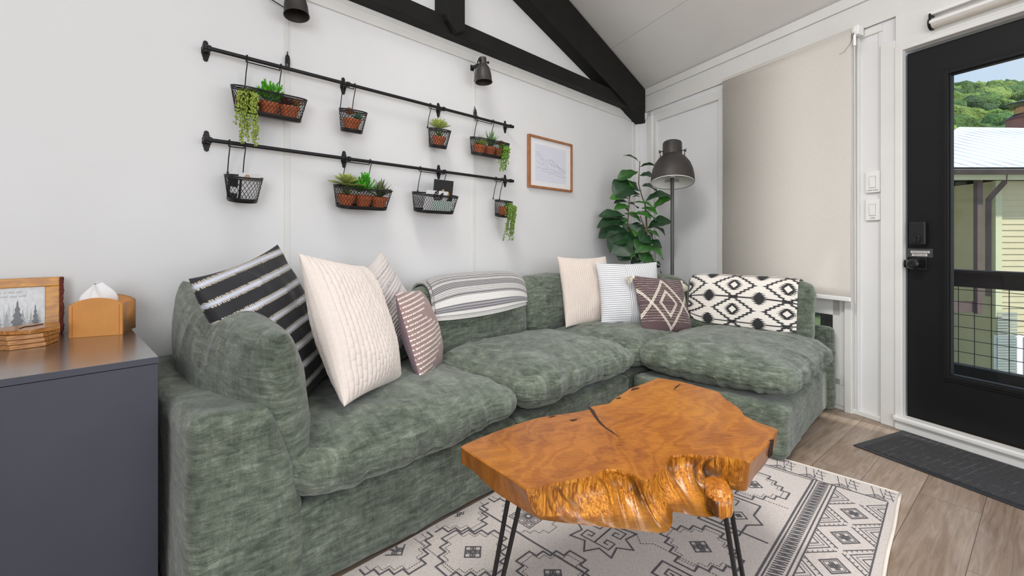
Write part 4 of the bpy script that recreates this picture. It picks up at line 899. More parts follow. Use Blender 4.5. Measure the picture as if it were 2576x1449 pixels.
# ------------------------------------------------------------------ console with its things (top at .71)
CTZ = .712; cs1 = atZ(398, 897, CTZ); 
csl = thing('console_cabinet', 'dark blue-grey console cabinet at the left edge', 'cabinet', MA)
NAVY = simple('dark_slate_laminate', S(62, 64, 76), .5, var=.05, vs=6, bs=200, bst=.08, bd=.0006); TOPL = simple('dark_satin_laminate', S(62, 54, 54), .26, var=.04, vs=5, bs=300, bst=.03, bd=.0004, coat=1, spec=1.0); TOPL.node_tree.nodes['Principled BSDF'].inputs['IOR'].default_value = 1.9; TOPL.node_tree.nodes['Principled BSDF'].inputs['Coat Roughness'].default_value = .2
c0, cf = cs1[0], cs1[1]
m = M(); m.box(-5.3, -c0, -cf, -.06, .0, CTZ-.0185); build('body', m, NAVY, csl, bevel=.001)
m = M(); m.box(-5.3, -c0+.001, -cf-.001, -.058, CTZ-.0165, CTZ); build('top_panel', m, [TOPL], csl, bevel=.001)
m = M(); m.box(-5.3, -c0+.0012, -cf-.0022, -cf-.001, CTZ-.0165, CTZ-.0004); build('edge_band', m, NAVY, csl)
# tissue box cover
a = atZ(173, 851, CTZ); b = atZ(308, 842, CTZ); wT = a[0]-b[0]; LEA = simple('tan_grain_leather', S(206, 138, 62), .42, var=.07, vs=14, bs=420, bst=.5, bd=.0012)
tb = thing('tissue_box', 'tan leather tissue box cover with a white tissue pulled up', 'tissue box', MA @ T(-(a[0]+b[0])/2, -(a[1]+b[1])/2, CTZ) @ R(-20, 'Z')); hw = math.hypot(a[0]-b[0], a[1]-b[1])/2; hh = .112; dp_ = .135
m = M(); N_ = 26; P = np.zeros((N_, 2, 3))
prof = [(-hw, 0), (-hw, hh*.9)]+[(-hw+2*hw*i/12, hh*.9+.022*math.sin(math.pi*i/12)**.7) for i in range(1, 12)]+[(hw, hh*.9), (hw, 0)]
m.prism([(p[0], p[1]) for p in prof][::-1], -.0, .0035, Matrix(((1, 0, 0, 0), (0, 0, 1, 0), (0, 1, 0, 0), (0, 0, 0, 1)))); build('front_panel', m, LEA, tb, bevel=.001)
m = M(); m.prism([(p[0], p[1]) for p in prof][::-1], dp_, dp_+.0035, XZ); build('back_panel', m, LEA, tb, bevel=.001)
m = M(); P = np.zeros((len(prof), 12, 3))
for i, (x, z) in enumerate(prof):
    for j in range(12):
        v_ = j/11; y = .0035+(dp_-.0035)*v_; sag = .016*math.sin(math.pi*v_); zz = z-(sag*1.2 if 2 <= i <= 12 else 0)*(1); xx_ = x*(1-.10*math.sin(math.pi*v_)*(1 if abs(x) > hw*.9 else .3)); P[i, j] = (xx_, y, max(0, zz))
m.grid(P); build('wrap', m, LEA, tb, smooth=True, solid=.0025)
for sg in (-1, 1): m = M(); m.box(sg*(hw-.009)-.0006, sg*(hw-.009)+.0006, -.0008, 0, .004, hh*.9); build('stitching', m, simple('stitch_brown', S(170, 104, 40), .7, bst=0), tb)
TIS = simple('tissue_paper', S(240, 240, 242), .85, var=.01, bs=90, bst=.1)
m = M(); P = np.zeros((40, 22, 3))
for i in range(40):
    for j in range(22):
        g = 2*math.pi*i/40; v_ = j/21; r = (.026*(1-v_)+.010+.008*math.sin(v_*math.pi))*(1+.30*math.sin(2*g+v_*4)*(.4+v_)+.10*math.sin(7*g+v_*6)); P[i, j] = (r*math.cos(g)*1.15-.012-.004*v_, dp_*.5+r*math.sin(g)*.6, hh*.9-.01+v_*.078+.008*math.sin(g+1)*v_)
m.grid(P, close_u=True); ts = build('tissue', m, TIS, tb, smooth=True, fix=False, solid=.0006)
# photo frame with bark edge
fa = atZ(150, 838, CTZ); fz = atA(143, 697, fa[1])[1]; FH = fz-CTZ
pf = thing('photo_frame', 'live edge amber wood frame with a misty forest photo on the console', 'picture frame', MA @ T(-fa[0], -fa[1]+.0, CTZ+.001) @ R(-7, 'X'))
fw = FH*1.25; bw = .030
m = M()
for bx in ((-fw, 0, bw*.0, bw), (-fw, 0, FH-bw, FH), ): m.box(bx[0], bx[1], 0, .014, bx[2], bx[3])
m.box(-fw, -fw+bw, 0, .014, bw, FH-bw); m.box(-.034, 0, 0, .014, bw, FH-bw); build('frame', m, AMBER, pf, bevel=.002)
m = M(); P = np.zeros((30, 5, 3))
for i in range(30):
    z = FH*i/29; j_ = .0022*vn([[z*150, 0, 0]])[0]+.001*vn([[z*500, 0, 0]])[0]
    for j in range(5): P[i, j] = (.0005+(.008+j_)*math.sin(math.pi*j/4)**.6+.003*(j/4), .015*j/4-.0005, z)
m.grid(P); build('bark_edge', m, simple('red_brown_bark', S(110, 52, 40), .9, var=.4, vs=90, bs=200, bst=.8, bd=.003), pf, smooth=False, solid=.001)
def mist():
    m, nt, b = newmat('misty_forest_print'); v = coords(nt); sp = nd(nt, 'SeparateXYZ'); nt.links.new(v, sp.inputs[0]); n_ = noise(nt, coords(nt, (120, 1, 60)), 1, 5)
    c = ramp(nt, n_, [(.3, S(206, 208, 210)), (.7, S(226, 227, 229))]); nt.links.new(c, b.inputs['Base Color']); b.inputs['Roughness'].default_value = .25; return m
m = M(); m.box(-fw+bw-.002, -.032, .008, .010, bw-.002, FH-bw+.002); ph = build('photo', m, mist(), pf)
x0_, x1_ = -fw+bw, -.034; random.seed(5)
for li, (hm, col_, nn, wd) in enumerate(((.085, (192, 194, 196), 16, .020), (.062, (160, 163, 166), 9, .022), (.098, (104, 108, 112), 4, .042))):
    m = M(); y_ = .0078-.0002*li
    for k in range(nn):
        cx_ = x0_+(x1_-x0_)*(.04+.92*((k+.5)/nn)) if li < 2 else (x1_-.022, x0_+.030, x1_-.130, x1_-.062)[k]; h_ = hm*random.uniform(.6, 1.0)*1; h_ = h_ if li != 2 else hm*(.72, .75, 1.0, .88)[k]
        base = bw+.001; pts = []; st = 9; w_ = min(wd*h_/hm, cx_-x0_-.0005, x1_-cx_-.0005)
        Lp = [(cx_-w_*.5*(i/st)*(1.0 if i % 2 else .55), base+h_*(1-i/st)) for i in range(st+1)]; Rp = [(cx_+w_*.5*(i/st)*(1.0 if i % 2 else .55), base+h_*(1-i/st)) for i in range(st+1)]
        pp = Lp+Rp[::-1]; m.add([(p[0], y_, p[1]) for p in pp], [tuple(range(len(pp)))])
    build('tree_print', m, simple('print_grey_%d' % li, S(*col_), .3, var=.12, vs=60, bst=0), ph, fix=False)
text('trees in the sky', .011, simple('script_grey', S(176, 174, 176), .4, bst=0), ph, T((x0_+x1_)/2, .0074, FH-bw-.014), sx=1.0); text('the woods stay wild', .0105, _mc['script_grey'], ph, T((x0_+x1_)/2, .0074, FH-bw-.027))
# coasters
k0 = atZ(98, 873, CTZ); names = ('hexagonal wooden coaster at the bottom of the stack of four', 'hexagonal wooden coaster second from the bottom of the stack', 'hexagonal wooden coaster third from the bottom of the stack', 'turned wooden coaster on top of the stack by the photo frame')
for i in range(4):
    rt = (8, 4, 0, 38)[i]; o_x = (0, .001, .003, .012)[i]
    t_ = thing('coaster', names[i], 'coaster', MA @ T(-k0[0]-.030+o_x, -k0[1]+.060+(.0 if i < 3 else .006), CTZ+.0135*i) @ R(rt+(-8 if i == 3 else 0), 'Z'), 'wooden coasters on the console')
    m = M(); m.prism([(.072*math.cos(math.pi/3*j), .072*math.sin(math.pi/3*j)) for j in range(6)], .0004, .0128); build('disc', m, COASTW, t_, bevel=.0012)
    if i == 3:
        m = M(); m.tube([(-.03, -.012, .0132), (-.01, .006, .0134), (.01, -.002, .0134), (.035, .010, .0132)], .002, 5); build('burn_mark', m, DK, t_)
# ------------------------------------------------------------------ wall rails and hanging baskets
TR_ = .055
def rail(zl, pxs, label):
    y0 = zl; t_ = thing('wall_rail', label, 'rail', MA, 'black rails on the white wall'); S_ = [atA(x, y, 0)[0] for x, y in pxs]; Zp = sum(atA(x, y, 0)[1] for x, y in pxs)/4; zr = Zp-.004
    m = M(); m.tube([(-S_[0]-.02, -TR_, zr), (-S_[-1]+.022, -TR_, zr)], .0085, 16); m.lathe([(.0100, 0), (.0100, .012)], 16, T(-S_[0]-.022, -TR_, zr) @ R(90, 'Y')); m.lathe([(.0100, 0), (.0100, .010)], 16, T(-S_[-1]+.016, -TR_, zr) @ R(90, 'Y')); build('rod', m, IRON, t_, smooth='auto')
    for s in S_:
        m = M(); half = [(.0155, 0), (.0155, .013), (.0125, .016), (.0125, .024), (.0095, .027), (.0095, .034), (.0075, .039), (.004, .0425), (0, .0435)]
        out = half+[(-x, z) for x, z in half[::-1][1:]]+[(-x, -z) for x, z in half[1:]]+[(x, -z) for x, z in half[::-1][1:-1]]
        m.prism(out, 0, .003, T(-s, 0, Zp) @ XZ @ Matrix.Diagonal((1, 1, -1, 1))); m.box(-s-.007, -s+.007, -TR_-.004, -.002, Zp-.010, Zp-.004+.000); m.lathe([(.0125, -.007), (.0125, .007)], 18, T(-s, -TR_, zr) @ R(90, 'Y'))
        for zz in (.030, -.030): m.lathe([(.0035, 0), (.0035, .002)], 10, T(-s, -.003, Zp+zz) @ R(90, 'X'))
        build('bracket', m, IRON, t_, bevel=.0006)
    return zr
ZU = rail(0, [(517, 126.5), (863, 216), (1102, 279), (1270, 320)], 'upper black rail on four brackets holding hanging planters')
ZL = rail(0, [(519, 354), (865, 402), (1103, 431), (1270, 457)], 'lower black rail on four brackets holding hanging planters')
BT = .030; TILT = 11
def perim(w, d, n):                               # stadium outline, centre at origin
    r = d/2; L = max(0, w-d); per = 2*L+2*math.pi*r; o = []
    for i in range(n):
        a = per*i/n
        if a < L: o.append((-L/2+a, -r))
        elif a < L+math.pi*r: g = (a-L)/r; o.append((L/2+r*math.sin(g), -r*math.cos(g)))
        elif a < 2*L+math.pi*r: b = a-L-math.pi*r; o.append((L/2-b, r))
        else: g = (a-2*L-math.pi*r)/r; o.append((-L/2-r*math.sin(g), r*math.cos(g)))
    return o
def basket(label, s, z, w, d, hk, zrod, name='hanging_basket'):
    t_ = thing(name, label, 'basket', MA @ T(-s, -BT, z), 'black wire baskets hung on the rails'); X = R(TILT, 'X') @ T(0, -d/2-.004, 0); H = .105
    wb, db = w*.88 if w > .2 else w*.80, d*.80; n = 96
    def ring_(f, k=n): return [(x*(1-f)+bx*f, y*(1-f)+by*f) for (x, y), (bx, by) in zip(perim(w, d, k), perim(wb, db, k))]
    m = M()
    for (zz, r) in ((0, .0036), (-.007, .0022)): m.tube([X @ Vector((x, y, zz)) for x, y in ring_(0)], r, 8, closed=True)
    build('rim', m, IRON, t_, smooth='auto')
    per = 2*(w-d)+math.pi*d; nw = int(round(per/.0165)); m = M(); K = 400; rt = perim(w, d, K); rb = perim(wb, db, K); zb_ = -.088
    sh = (H*.84*.62)/per
    for i in range(nw):
        for sg in (-1, 1):
            pts = []
            for j in range(7):
                f = j/6; u = (i/nw+sg*sh*f) % 1; k_ = u*K; a = int(k_) % K; b = (a+1) % K; fr = k_-int(k_)
                P0 = [(rt[a][q]*(1-fr)+rt[b][q]*fr)*(1-f)+(rb[a][q]*(1-fr)+rb[b][q]*fr)*f for q in (0, 1)]; pts.append(X @ Vector((P0[0], P0[1], -.006+(zb_+.006)*f)))
            m.tube(pts, .00105, 4, cap=False)
    build('wire_mesh', m, IRON, t_)
    m = M(); rb2 = ring_(.86); rb3 = ring_(1.0); P = np.zeros((n, 3, 3))
    for i in range(n):
        P[i, 0] = X @ Vector((*rb2[i], -.087)); P[i, 1] = X @ Vector((*rb3[i], -.102)); P[i, 2] = X @ Vector((rb3[i][0]*.95, rb3[i][1]*.95, -H))
    m.grid(P, close_u=True); m.add([P[i, 2] for i in range(n)], [tuple(range(n))]); m.add([X @ Vector((x*.97, y*.97, -.100)) for x, y in rb3], [tuple(range(n))]); build('tray', m, IRON, t_, smooth='auto')
    dz = zrod-z; dy = -(TR_-BT); lim = w*.33; hk = [min(max(h_, s-lim), s+lim) for h_ in hk]
    for hx_ in hk:
        x = -(hx_-s); m = M(); m.tube([(x, 0, .0), (x, 0, .012)], .0042, 8); m.tube([(x, 0, .012), (x, dy*.55, dz*.5), (x, dy-.0115, dz-.012), (x, dy-.0125, dz), (x, dy-.008, dz+.010), (x, dy, dz+.0125), (x, dy+.009, dz+.009), (x, dy+.0115, dz-.002), (x, dy+.008, dz-.014)], .0023, 6); build('hook', m, IRON, t_, smooth='auto')
    if len(hk) == 2:
        a, b = -(hk[0]-s), -(hk[1]-s); m = M(); m.tube([(a, dy+.008, dz-.014), (b, dy+.008, dz-.014)], .0023, 6); build('hook_bar', m, IRON, t_, smooth='auto')
    return MA @ T(-s, -BT, z) @ X, wb, db
def hs(px, y): return atA(px, y, TR_)[0]
zU, zL = 1.672, 1.300
B1 = basket('large oval wire planter at the upper rail left end, three terracotta pots inside', 3.306, zU, .298, .125, (hs(621, 146), hs(706, 168)), ZU)
B2 = basket('round wire basket hung beneath the second bracket of the upper rail', 2.928, zU, .130, .126, (hs(862, 205), hs(892, 215)), ZU)
B3 = basket('round wire basket near the third bracket of the upper rail, one light rosette', 2.402, zU, .128, .124, (hs(1082, 268), hs(1104, 275)), ZU)
B4 = basket('oval wire planter at the right end of the upper rail', 2.005, zU, .298, .125, (hs(1199, 297), hs(1240, 308)), ZU)
B5 = basket('round wire basket with cards at the lower rail left end', 3.410, zL, .137, .130, (hs(577, 355), hs(616, 360)), ZL)
B6 = basket('oval wire planter at the middle of the lower rail, three full green pots', 2.872, zL-.002, .298, .125, (hs(868, 395), hs(931, 404)), ZL)
B7 = basket('oval wire basket holding a white card and a black notebook', 2.430, zL-.002, .290, .125, (hs(1057, 424), 2.30), ZL)
B8 = basket('small round wire basket at the right end of the lower rail with trailing plant', 1.878, zL-.006, .118, .114, (hs(1246, 449), hs(1263, 451)), ZL)

# ------------------------------------------------------------------ plants
class MP(M):
    def __init__(s): super().__init__(); s.c = []
    def addc(s, vs, fs, col):
        s.add(vs, fs); c = np.asarray(col, float); s.c.append(np.tile(c, (len(vs), 1)) if c.ndim == 1 else c); return s
    def blade(s, base, d, L, W_, col, tip=None, curl=.2, nl=6, fold=.25, shape=.5, thick=0, upv=None):
        base, d = Vector(base), Vector(d).normalized(); up = Vector(upv) if upv else Vector((0, 0, 1)); sd = d.cross(up)
        if sd.length < .05: sd = d.cross(Vector((1, 0, 0)))
        sd.normalize(); nn = sd.cross(d).normalized(); vs = []; cc = []; tip = col if tip is None else tip
        for i in range(nl+1):
            u = i/nl; w = W_*.5*(math.sin(math.pi*u**shape))**.85 if 0 < u < 1 else W_*.06*(1-u)
            c = base+d*L*u+nn*(curl*L*u*u)
            for k in (-1, -.5, 0, .5, 1): vs.append(c+sd*w*k+nn*(fold*w*abs(k))); cc.append([a*(1-u)+b*u for a, b in zip(col, tip)])
        fs = []
        for i in range(nl):
            for k in range(4): a = i*5+k; fs.append((a, a+1, a+6, a+5))
        s.addc(vs, fs, np.array(cc)); return s
bmx = bmesh.new(); bmesh.ops.create_icosphere(bmx, subdivisions=1, radius=1); IV = np.array([v.co[:] for v in bmx.verts]); IFc = [tuple(v.index for v in f.verts) for f in bmx.faces]; bmx.free()
def rosette(m, c, Rr, n, c0, c1, wide=.42, lay_=4, up=.35, curl=.25, seed=0):
    rnd = random.Random(seed)
    for l in range(lay_):
        k = max(4, int(n*(1-.12*l))); el = math.radians(12+l*66/lay_+up*20)
        for i in range(k):
            g = 2*math.pi*(i+.5*l)/k+rnd.uniform(-.12, .12); L = Rr*(1-.17*l)*rnd.uniform(.88, 1.08); sh = rnd.uniform(.8, 1.15)
            m.blade(Vector(c)+Vector((0, 0, .004*l)), (math.cos(g)*math.cos(el), math.sin(g)*math.cos(el), math.sin(el)), L, L*wide, [x*sh*.8 for x in c0], [x*sh for x in c1], curl=curl*(.5-.25*l/lay_), fold=.35, shape=1.5)
def spiky(m, c, h, n, c0, c1, spread=.5, seed=0, w=.010):
    rnd = random.Random(seed)
    for i in range(n):
        g = rnd.uniform(0, 6.28); e = rnd.uniform(0.05, spread); L = h*rnd.uniform(.65, 1.1)*(1-.25*e); m.blade(c, (math.cos(g)*math.sin(e*1.6), math.sin(g)*math.sin(e*1.6), math.cos(e*1.6)), L, w, c0, c1, curl=-.05, fold=.6, shape=.55)
def ferny(m, c, r, n, c0, c1, seed=0):
    rnd = random.Random(seed)
    for i in range(n):
        g = rnd.uniform(0, 6.28); e = rnd.uniform(0, 1.15); d = Vector((math.cos(g)*math.sin(e), math.sin(g)*math.sin(e), math.cos(e))); L = r*rnd.uniform(.75, 1.1)
        for q in range(7):
            f = .35+.65*q/6; p = Vector(c)+d*L*f
            for k in range(4):
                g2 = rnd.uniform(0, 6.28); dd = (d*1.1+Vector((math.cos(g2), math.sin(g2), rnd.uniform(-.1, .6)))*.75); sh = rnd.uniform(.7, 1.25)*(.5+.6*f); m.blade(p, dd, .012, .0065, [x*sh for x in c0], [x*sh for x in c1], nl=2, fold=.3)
def beads(m, c, n, Lr, col, seed, rim=.036, front=1.0, r=.0036):
    rnd = random.Random(seed)
    for i in range(n):
        g = rnd.uniform(math.pi*1.0, math.pi*2.0) if rnd.random() < front else rnd.uniform(0, 6.28); L = rnd.uniform(*Lr); x, y = rim*math.cos(g)*rnd.uniform(.2, 1), rim*math.sin(g); p0 = Vector(c)+Vector((x*.3, y*.3, .01)); p1 = Vector(c)+Vector((x, y-.020, .014)); z = 0; P = [p0, p0.lerp(p1, .5)+Vector((0, 0, .014)), p1]; k = int(L/.010); dx = rnd.uniform(-.12, .12)
        for j in range(k): P.append(p1+Vector((dx*j*.010+rnd.uniform(-.001, .001), -.006+rnd.uniform(-.001, .001), -.010*(j+.5))))
        m.tube(P, .0008, 4); m.c.append(np.tile(np.array(S(96, 120, 50)), (len(P)*4, 1)))
        for j, p in enumerate(P):
            for q in range(3):
                o = Vector((rnd.uniform(-1, 1), rnd.uniform(-1, .5), rnd.uniform(-.6, .6)))*.0062; rr = r*rnd.uniform(.7, 1.15); sh = rnd.uniform(.65, 1.25); m.addc(IV*rr*np.array((.85, .85, 1.1))+np.array(p+o), IFc, [x*sh for x in col])
POTS = {}
def pot(label, BX, x, y, fn, r=.0415, h=.062, name='potted_succulent'):
    X, wb, db = BX; mtx = X @ T(x, y, -.0995); t_ = thing(name, label, 'potted plant', mtx, 'terracotta pots in the hanging baskets')
    if (r, h) not in POTS:
        m = M(); m.lathe([(r*.72, 0), (r*.93, h*.72), (r*1.02, h*.72), (r*1.04, h), (r*.93, h), (r*.90, h*.86)], 36, cap1=False); a = build('pot', m, TERRA, t_, smooth='auto')
        m = M(); m.lathe([(r*.9, h*.86), (0, h*.90)], 24, cap0=False, cap1=False); b = build('soil', m, SOIL, t_, fix=False); POTS[(r, h)] = (a, b)
    else:
        for o in POTS[(r, h)]:
            c = o.copy(); c.parent = t_; c.matrix_local = Matrix.Identity(4); COL.objects.link(c)
    m = MP(); fn(m, (0, 0, h*.9)); m.v = [(p[0]*1.28, p[1]*1.2, h*.9+(p[2]-h*.9)*1.32) for p in m.v]; build('foliage', m, LEAFM, t_, cols=np.vstack(m.c), smooth=True, fix=False); return t_
LG, YG, DG, LIME, AQ, RED, BRN, PRL = S(150, 176, 92), S(196, 210, 116), S(62, 92, 52), S(92, 186, 36), S(96, 140, 112), S(150, 84, 62), S(110, 74, 60), S(150, 172, 66)
pot('trailing bead plant spilling over the front of the large upper left planter', B1, -.090, -.004, lambda m, c: beads(m, c, 17, (.05, .165), PRL, 2, front=1))
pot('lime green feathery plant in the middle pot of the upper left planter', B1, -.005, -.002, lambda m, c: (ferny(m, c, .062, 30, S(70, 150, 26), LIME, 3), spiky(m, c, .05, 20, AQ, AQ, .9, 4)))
pot('dark brown and yellow succulent in the right pot of the upper left planter', B1, .078, -.004, lambda m, c: (rosette(m, (c[0]-.016, c[1], c[2]), .040, 7, BRN, S(96, 56, 50), seed=5), rosette(m, (c[0]+.022, c[1], c[2]+.006), .036, 8, S(150, 150, 80), S(190, 130, 90), seed=6)))
pot('mixed red and blue-green rosettes in the upper round basket below the second bracket', B2, -.006, -.006, lambda m, c: (rosette(m, (c[0]-.014, c[1], c[2]+.016), .034, 8, S(150, 110, 60), S(206, 130, 80), seed=7), rosette(m, (c[0]+.020, c[1]-.006, c[2]+.004), .032, 8, AQ, S(120, 170, 140), seed=8), rosette(m, (c[0]+.034, c[1]+.01, c[2]), .026, 7, RED, BRN, seed=9)))
pot('big pale green rosette in the upper round basket by the third bracket', B3, -.004, -.006, lambda m, c: (rosette(m, (c[0]-.008, c[1], c[2]+.034), .070, 8, LG, YG, wide=.38, seed=10, curl=.1), spiky(m, c, .05, 26, DG, LG, .9, 11)), r=.038)
pot('spiky green succulent in the left pot of the upper right planter', B4, -.085, -.004, lambda m, c: (spiky(m, c, .06, 34, DG, LG, .9, 12), rosette(m, (c[0], c[1]-.01, c[2]), .04, 7, LG, YG, seed=13)))
pot('tall aloe in the middle pot of the upper right planter', B4, .000, -.002, lambda m, c: (spiky(m, c, .098, 26, S(70, 104, 66), S(120, 156, 96), .62, 14, w=.013),))
pot('trailing plant with red rosette in the right pot of the upper right planter', B4, .088, -.004, lambda m, c: (beads(m, c, 14, (.04, .15), S(112, 160, 48), 15, front=1, r=.0033), rosette(m, (c[0]+.016, c[1]+.01, c[2]+.016), .040, 8, RED, S(180, 100, 80), seed=16)))
pot('flat olive rosette in the left pot of the lower middle planter', B6, -.088, -.002, lambda m, c: (rosette(m, (c[0]-.004, c[1]-.006, c[2]+.036), .078, 8, S(110, 132, 66), S(184, 196, 112), wide=.44, seed=17, curl=.05, up=-.3), spiky(m, c, .05, 20, DG, LG, .9, 18)))
pot('bright green bushy plant in the centre pot of the lower middle planter', B6, .002, -.002, lambda m, c: ferny(m, (c[0], c[1], c[2]+.006), .072, 46, S(60, 150, 30), S(84, 196, 44), 19))
pot('dark pointed succulent in the right pot of the lower middle planter', B6, .086, -.004, lambda m, c: (spiky(m, c, .085, 34, S(72, 96, 60), S(112, 118, 80), .7, 20, w=.014),))
pot('long trailing bead plant in the small round basket at the lower right', B8, .004, -.010, lambda m, c: beads(m, c, 24, (.05, .175), S(116, 150, 54), 21, front=.9, rim=.045, r=.0034), r=.038)
# cards, notebook
CARD = simple('white_card', S(228, 228, 230), .6, var=.01, bst=0); CARDK = simple('black_card', S(30, 29, 31), .5, bst=0); GOLD = simple('gold_foil', S(206, 170, 116), .35, .5, bst=0)
def fan(m, r, X, n=9, gap=.28):
    for i in range(n):
        g0 = math.radians(28+i*304/n-90+0); g1 = g0+math.radians(304/n)*(1-gap*.5); pts = [(.10*r*math.cos((g0+g1)/2), .10*r*math.sin((g0+g1)/2))]+[(r*math.cos(g0+(g1-g0)*k/3), r*math.sin(g0+(g1-g0)*k/3)) for k in range(4)]
        m.add([X @ Vector((p[0], 0, p[1])) for p in pts], [tuple(range(len(pts)))])
X, wb, db = B7
cd = thing('white_card', 'white card with black fan emblem standing in the lower oval basket', 'card', X @ T(-.020, -.036, -.0985) @ R(9, 'X')); m = M(); m.box(-.085, .062, -.001, .0, 0, .125); build('card_sheet', m, CARD, cd)
m = M(); fan(m, .034, T(.0, -.0016, .098) @ R(200, 'Y'), 10); build('emblem', m, CARDK, cd, fix=False)
cd2 = thing('pale_green_card', 'mint tinted card low in the lower oval basket behind the wire', 'card', X @ T(.012, -.0385, -.0985) @ R(8, 'X')); m = M(); m.box(-.06, .072, -.0034, -.0024, 0, .070); build('card_sheet', m, simple('mint_card', S(206, 226, 218), .6, bst=0), cd2)
nb = thing('notebook', 'black notebook with gold fan emblem at the back of the lower oval basket', 'notebook', X @ T(.035, -.010, -.0985) @ R(-2, 'X')); m = M(); m.box(-.062, .070, -.012, 0, 0, .185); build('cover', m, CARDK, nb, bevel=.002)
m = M(); fan(m, .036, T(.010, -.0126, .098) @ R(200, 'Y'), 10); build('emblem', m, GOLD, nb, fix=False)
X, wb, db = B5
nb2 = thing('leaflet', 'white folded leaflet with pale emblem in the lower left round basket', 'leaflet', X @ T(.016, -.012, -.0985) @ R(6, 'X') @ R(12, 'Z')); m = M(); m.box(-.045, .045, -.002, 0, 0, .118); m.box(-.043, .047, .003, .005, 0, .112); build('sheet', m, CARD, nb2)
m = M(); fan(m, .012, T(-.012, -.0024, .100), 6); build('emblem', m, GOLD, nb2, fix=False)
nb3 = thing('notebook', 'small black notebook leaning at the left inside the lower left round basket', 'notebook', X @ T(-.034, -.006, -.0985) @ R(5, 'X') @ R(-42, 'Z')); m = M(); m.box(-.026, .026, -.006, 0, 0, .092); build('cover', m, CARDK, nb3); m = M(); m.box(-.014, .014, -.0068, -.0062, .030, .055); build('label_patch', m, CARD, nb3)

# ------------------------------------------------------------------ wall lamps with cord switches
def walllamp(label, s, z, t0, lean, cord_z, sb, cordx):
    t_ = thing('wall_lamp', label, 'wall lamp', MA, 'grey wall lamps with cords')
    Xs = T(-s, -t0, z) @ R(lean, 'X')
    m = M(); m.lathe([(.0225, .150), (.0235, .112), (.024, .108), (.034, .094), (.043, .072), (.049, .040), (.0515, .0), (.054, -.003), (.054, -.006), (.0505, -.004), (.047, .04), (.040, .072), (.022, .10), (.0, .104)], 40, Xs, cap1=False, cap0=True); sh = build('lamp_shade', m, GLAM, t_, smooth='auto')
    m = M(); m.lathe([(.012, .055), (.012, .10)], 14, Xs); build('socket', m, PLASTK, sh)
    m = M(); m.box(-sb-.014, -sb+.014, -.004, 0, z+.098, z+.135); m.box(-sb-.010, -sb+.010, -t0*.55, -.004, z+.110, z+.126); m.box(-sb-.006, -s+.0, -t0*.62, -t0*.50, z+.112, z+.124)
    m.tube([(-sb, -t0*.5, z+.118), (-s-.03, -t0*.8, z+.125), (-s-.031, -t0, z+.128)], .004, 8); m.tube([(-s-.036, -t0, z+.128), (-s+.036, -t0, z+.128)], .0035, 8)
    for sg in (-1, 1): m.lathe([(.008, -.003), (.008, .003)], 12, T(-s+sg*.037, -t0, z+.128) @ R(90, 'Y'))
    m.tube([(-sb+.002, -.04, z+.112), (-sb+.0, -.03, z+.08), (-cordx, -.012, z+.06), (-cordx, -.006, z+.03)], .0026, 6); build('wall_bracket', m, IRON, t_, bevel=.001)
    m = M(); m.tube([(-cordx, -.0065, z+.03), (-cordx, -.0065, cord_z+.045)], .0028, 8); cd_ = build('cord', m, simple('cord_white', S(222, 221, 220), .5, bst=0), t_, smooth='auto')
    m = M(); m.tube([(-cordx, -.007, cord_z+.050), (-cordx-.003, -.014, cord_z+.040), (-cordx-.004, -.016, cord_z+.030)], .0026, 6)
    fc_ = M(); m.lathe([(.003, .033), (.0085, .026), (.011, .01), (.011, -.01), (.0085, -.026), (.003, -.033)], 20, T(-cordx-.004, -.018, cord_z) @ Matrix.Diagonal((1, .75, 1, 1))); m.box(-cordx-.008, -cordx, -.030, -.024, -.008+cord_z, .010+cord_z); build('inline_switch', m, PLASTK, cd_, smooth='auto')
a = atA(746, 30, .12); walllamp('grey metal wall lamp cut off by the top edge above the upper rail', a[0], a[1]-.012, .12, -9, atA(724, 157, .01)[1], a[0]+.10, 3.205)
a = atA(1217, 205, .12); walllamp('small grey metal wall lamp above the right end of the upper rail', a[0], a[1], .12, -4, atA(1193, 287, .01)[1], atA(1190, 160, .01)[0], 2.061)

# ------------------------------------------------------------------ picture on the wall
a = atA(1331, 336, .022); b = atA(1440, 484, .022); pw_, phh = a[0]-b[0], a[1]-b[1]
pc = thing('picture_frame', 'oak framed mountain line drawing on the white wall left of the plant', 'picture frame', MA @ T(-(a[0]+b[0])/2, -.001, (a[1]+b[1])/2))
m = M(); fwd = .0165; w2, h2 = pw_/2, phh/2
for bx in ((-w2, w2, h2-fwd, h2), (-w2, w2, -h2, -h2+fwd), (-w2, -w2+fwd, -h2+fwd, h2-fwd), (w2-fwd, w2, -h2+fwd, h2-fwd)): m.box(bx[0], bx[1], -.024, 0, bx[2], bx[3])
build('frame', m, FRAMEW, pc, bevel=.001)
m = M(); m.box(-w2+fwd, w2-fwd, -.012, -.002, -h2+fwd, h2-fwd); build('mat_board', m, simple('mat_board', S(232, 231, 234), .8, var=.01, bst=0), pc)
m = M(); dw, dh = w2*.72, h2*.70; m.box(-dw, dw, -.0128, -.012, -dh, dh); dg = build('drawing', m, simple('drawing_paper', S(218, 219, 230), .8, var=.01, bst=0), pc)
m = M(); rnd = random.Random(2)
def sk(pts, w=.0007):
    Q = []
    for (a_, b_) in zip(pts, pts[1:]):
        for k in range(5): Q.append((a_[0]+(b_[0]-a_[0])*k/5+rnd.uniform(-.002, .002), a_[1]+(b_[1]-a_[1])*k/5+rnd.uniform(-.002, .002)))
    Q.append(pts[-1]); m.tube([(x*dw, -.0131, z*dh) for x, z in Q], w, 4)
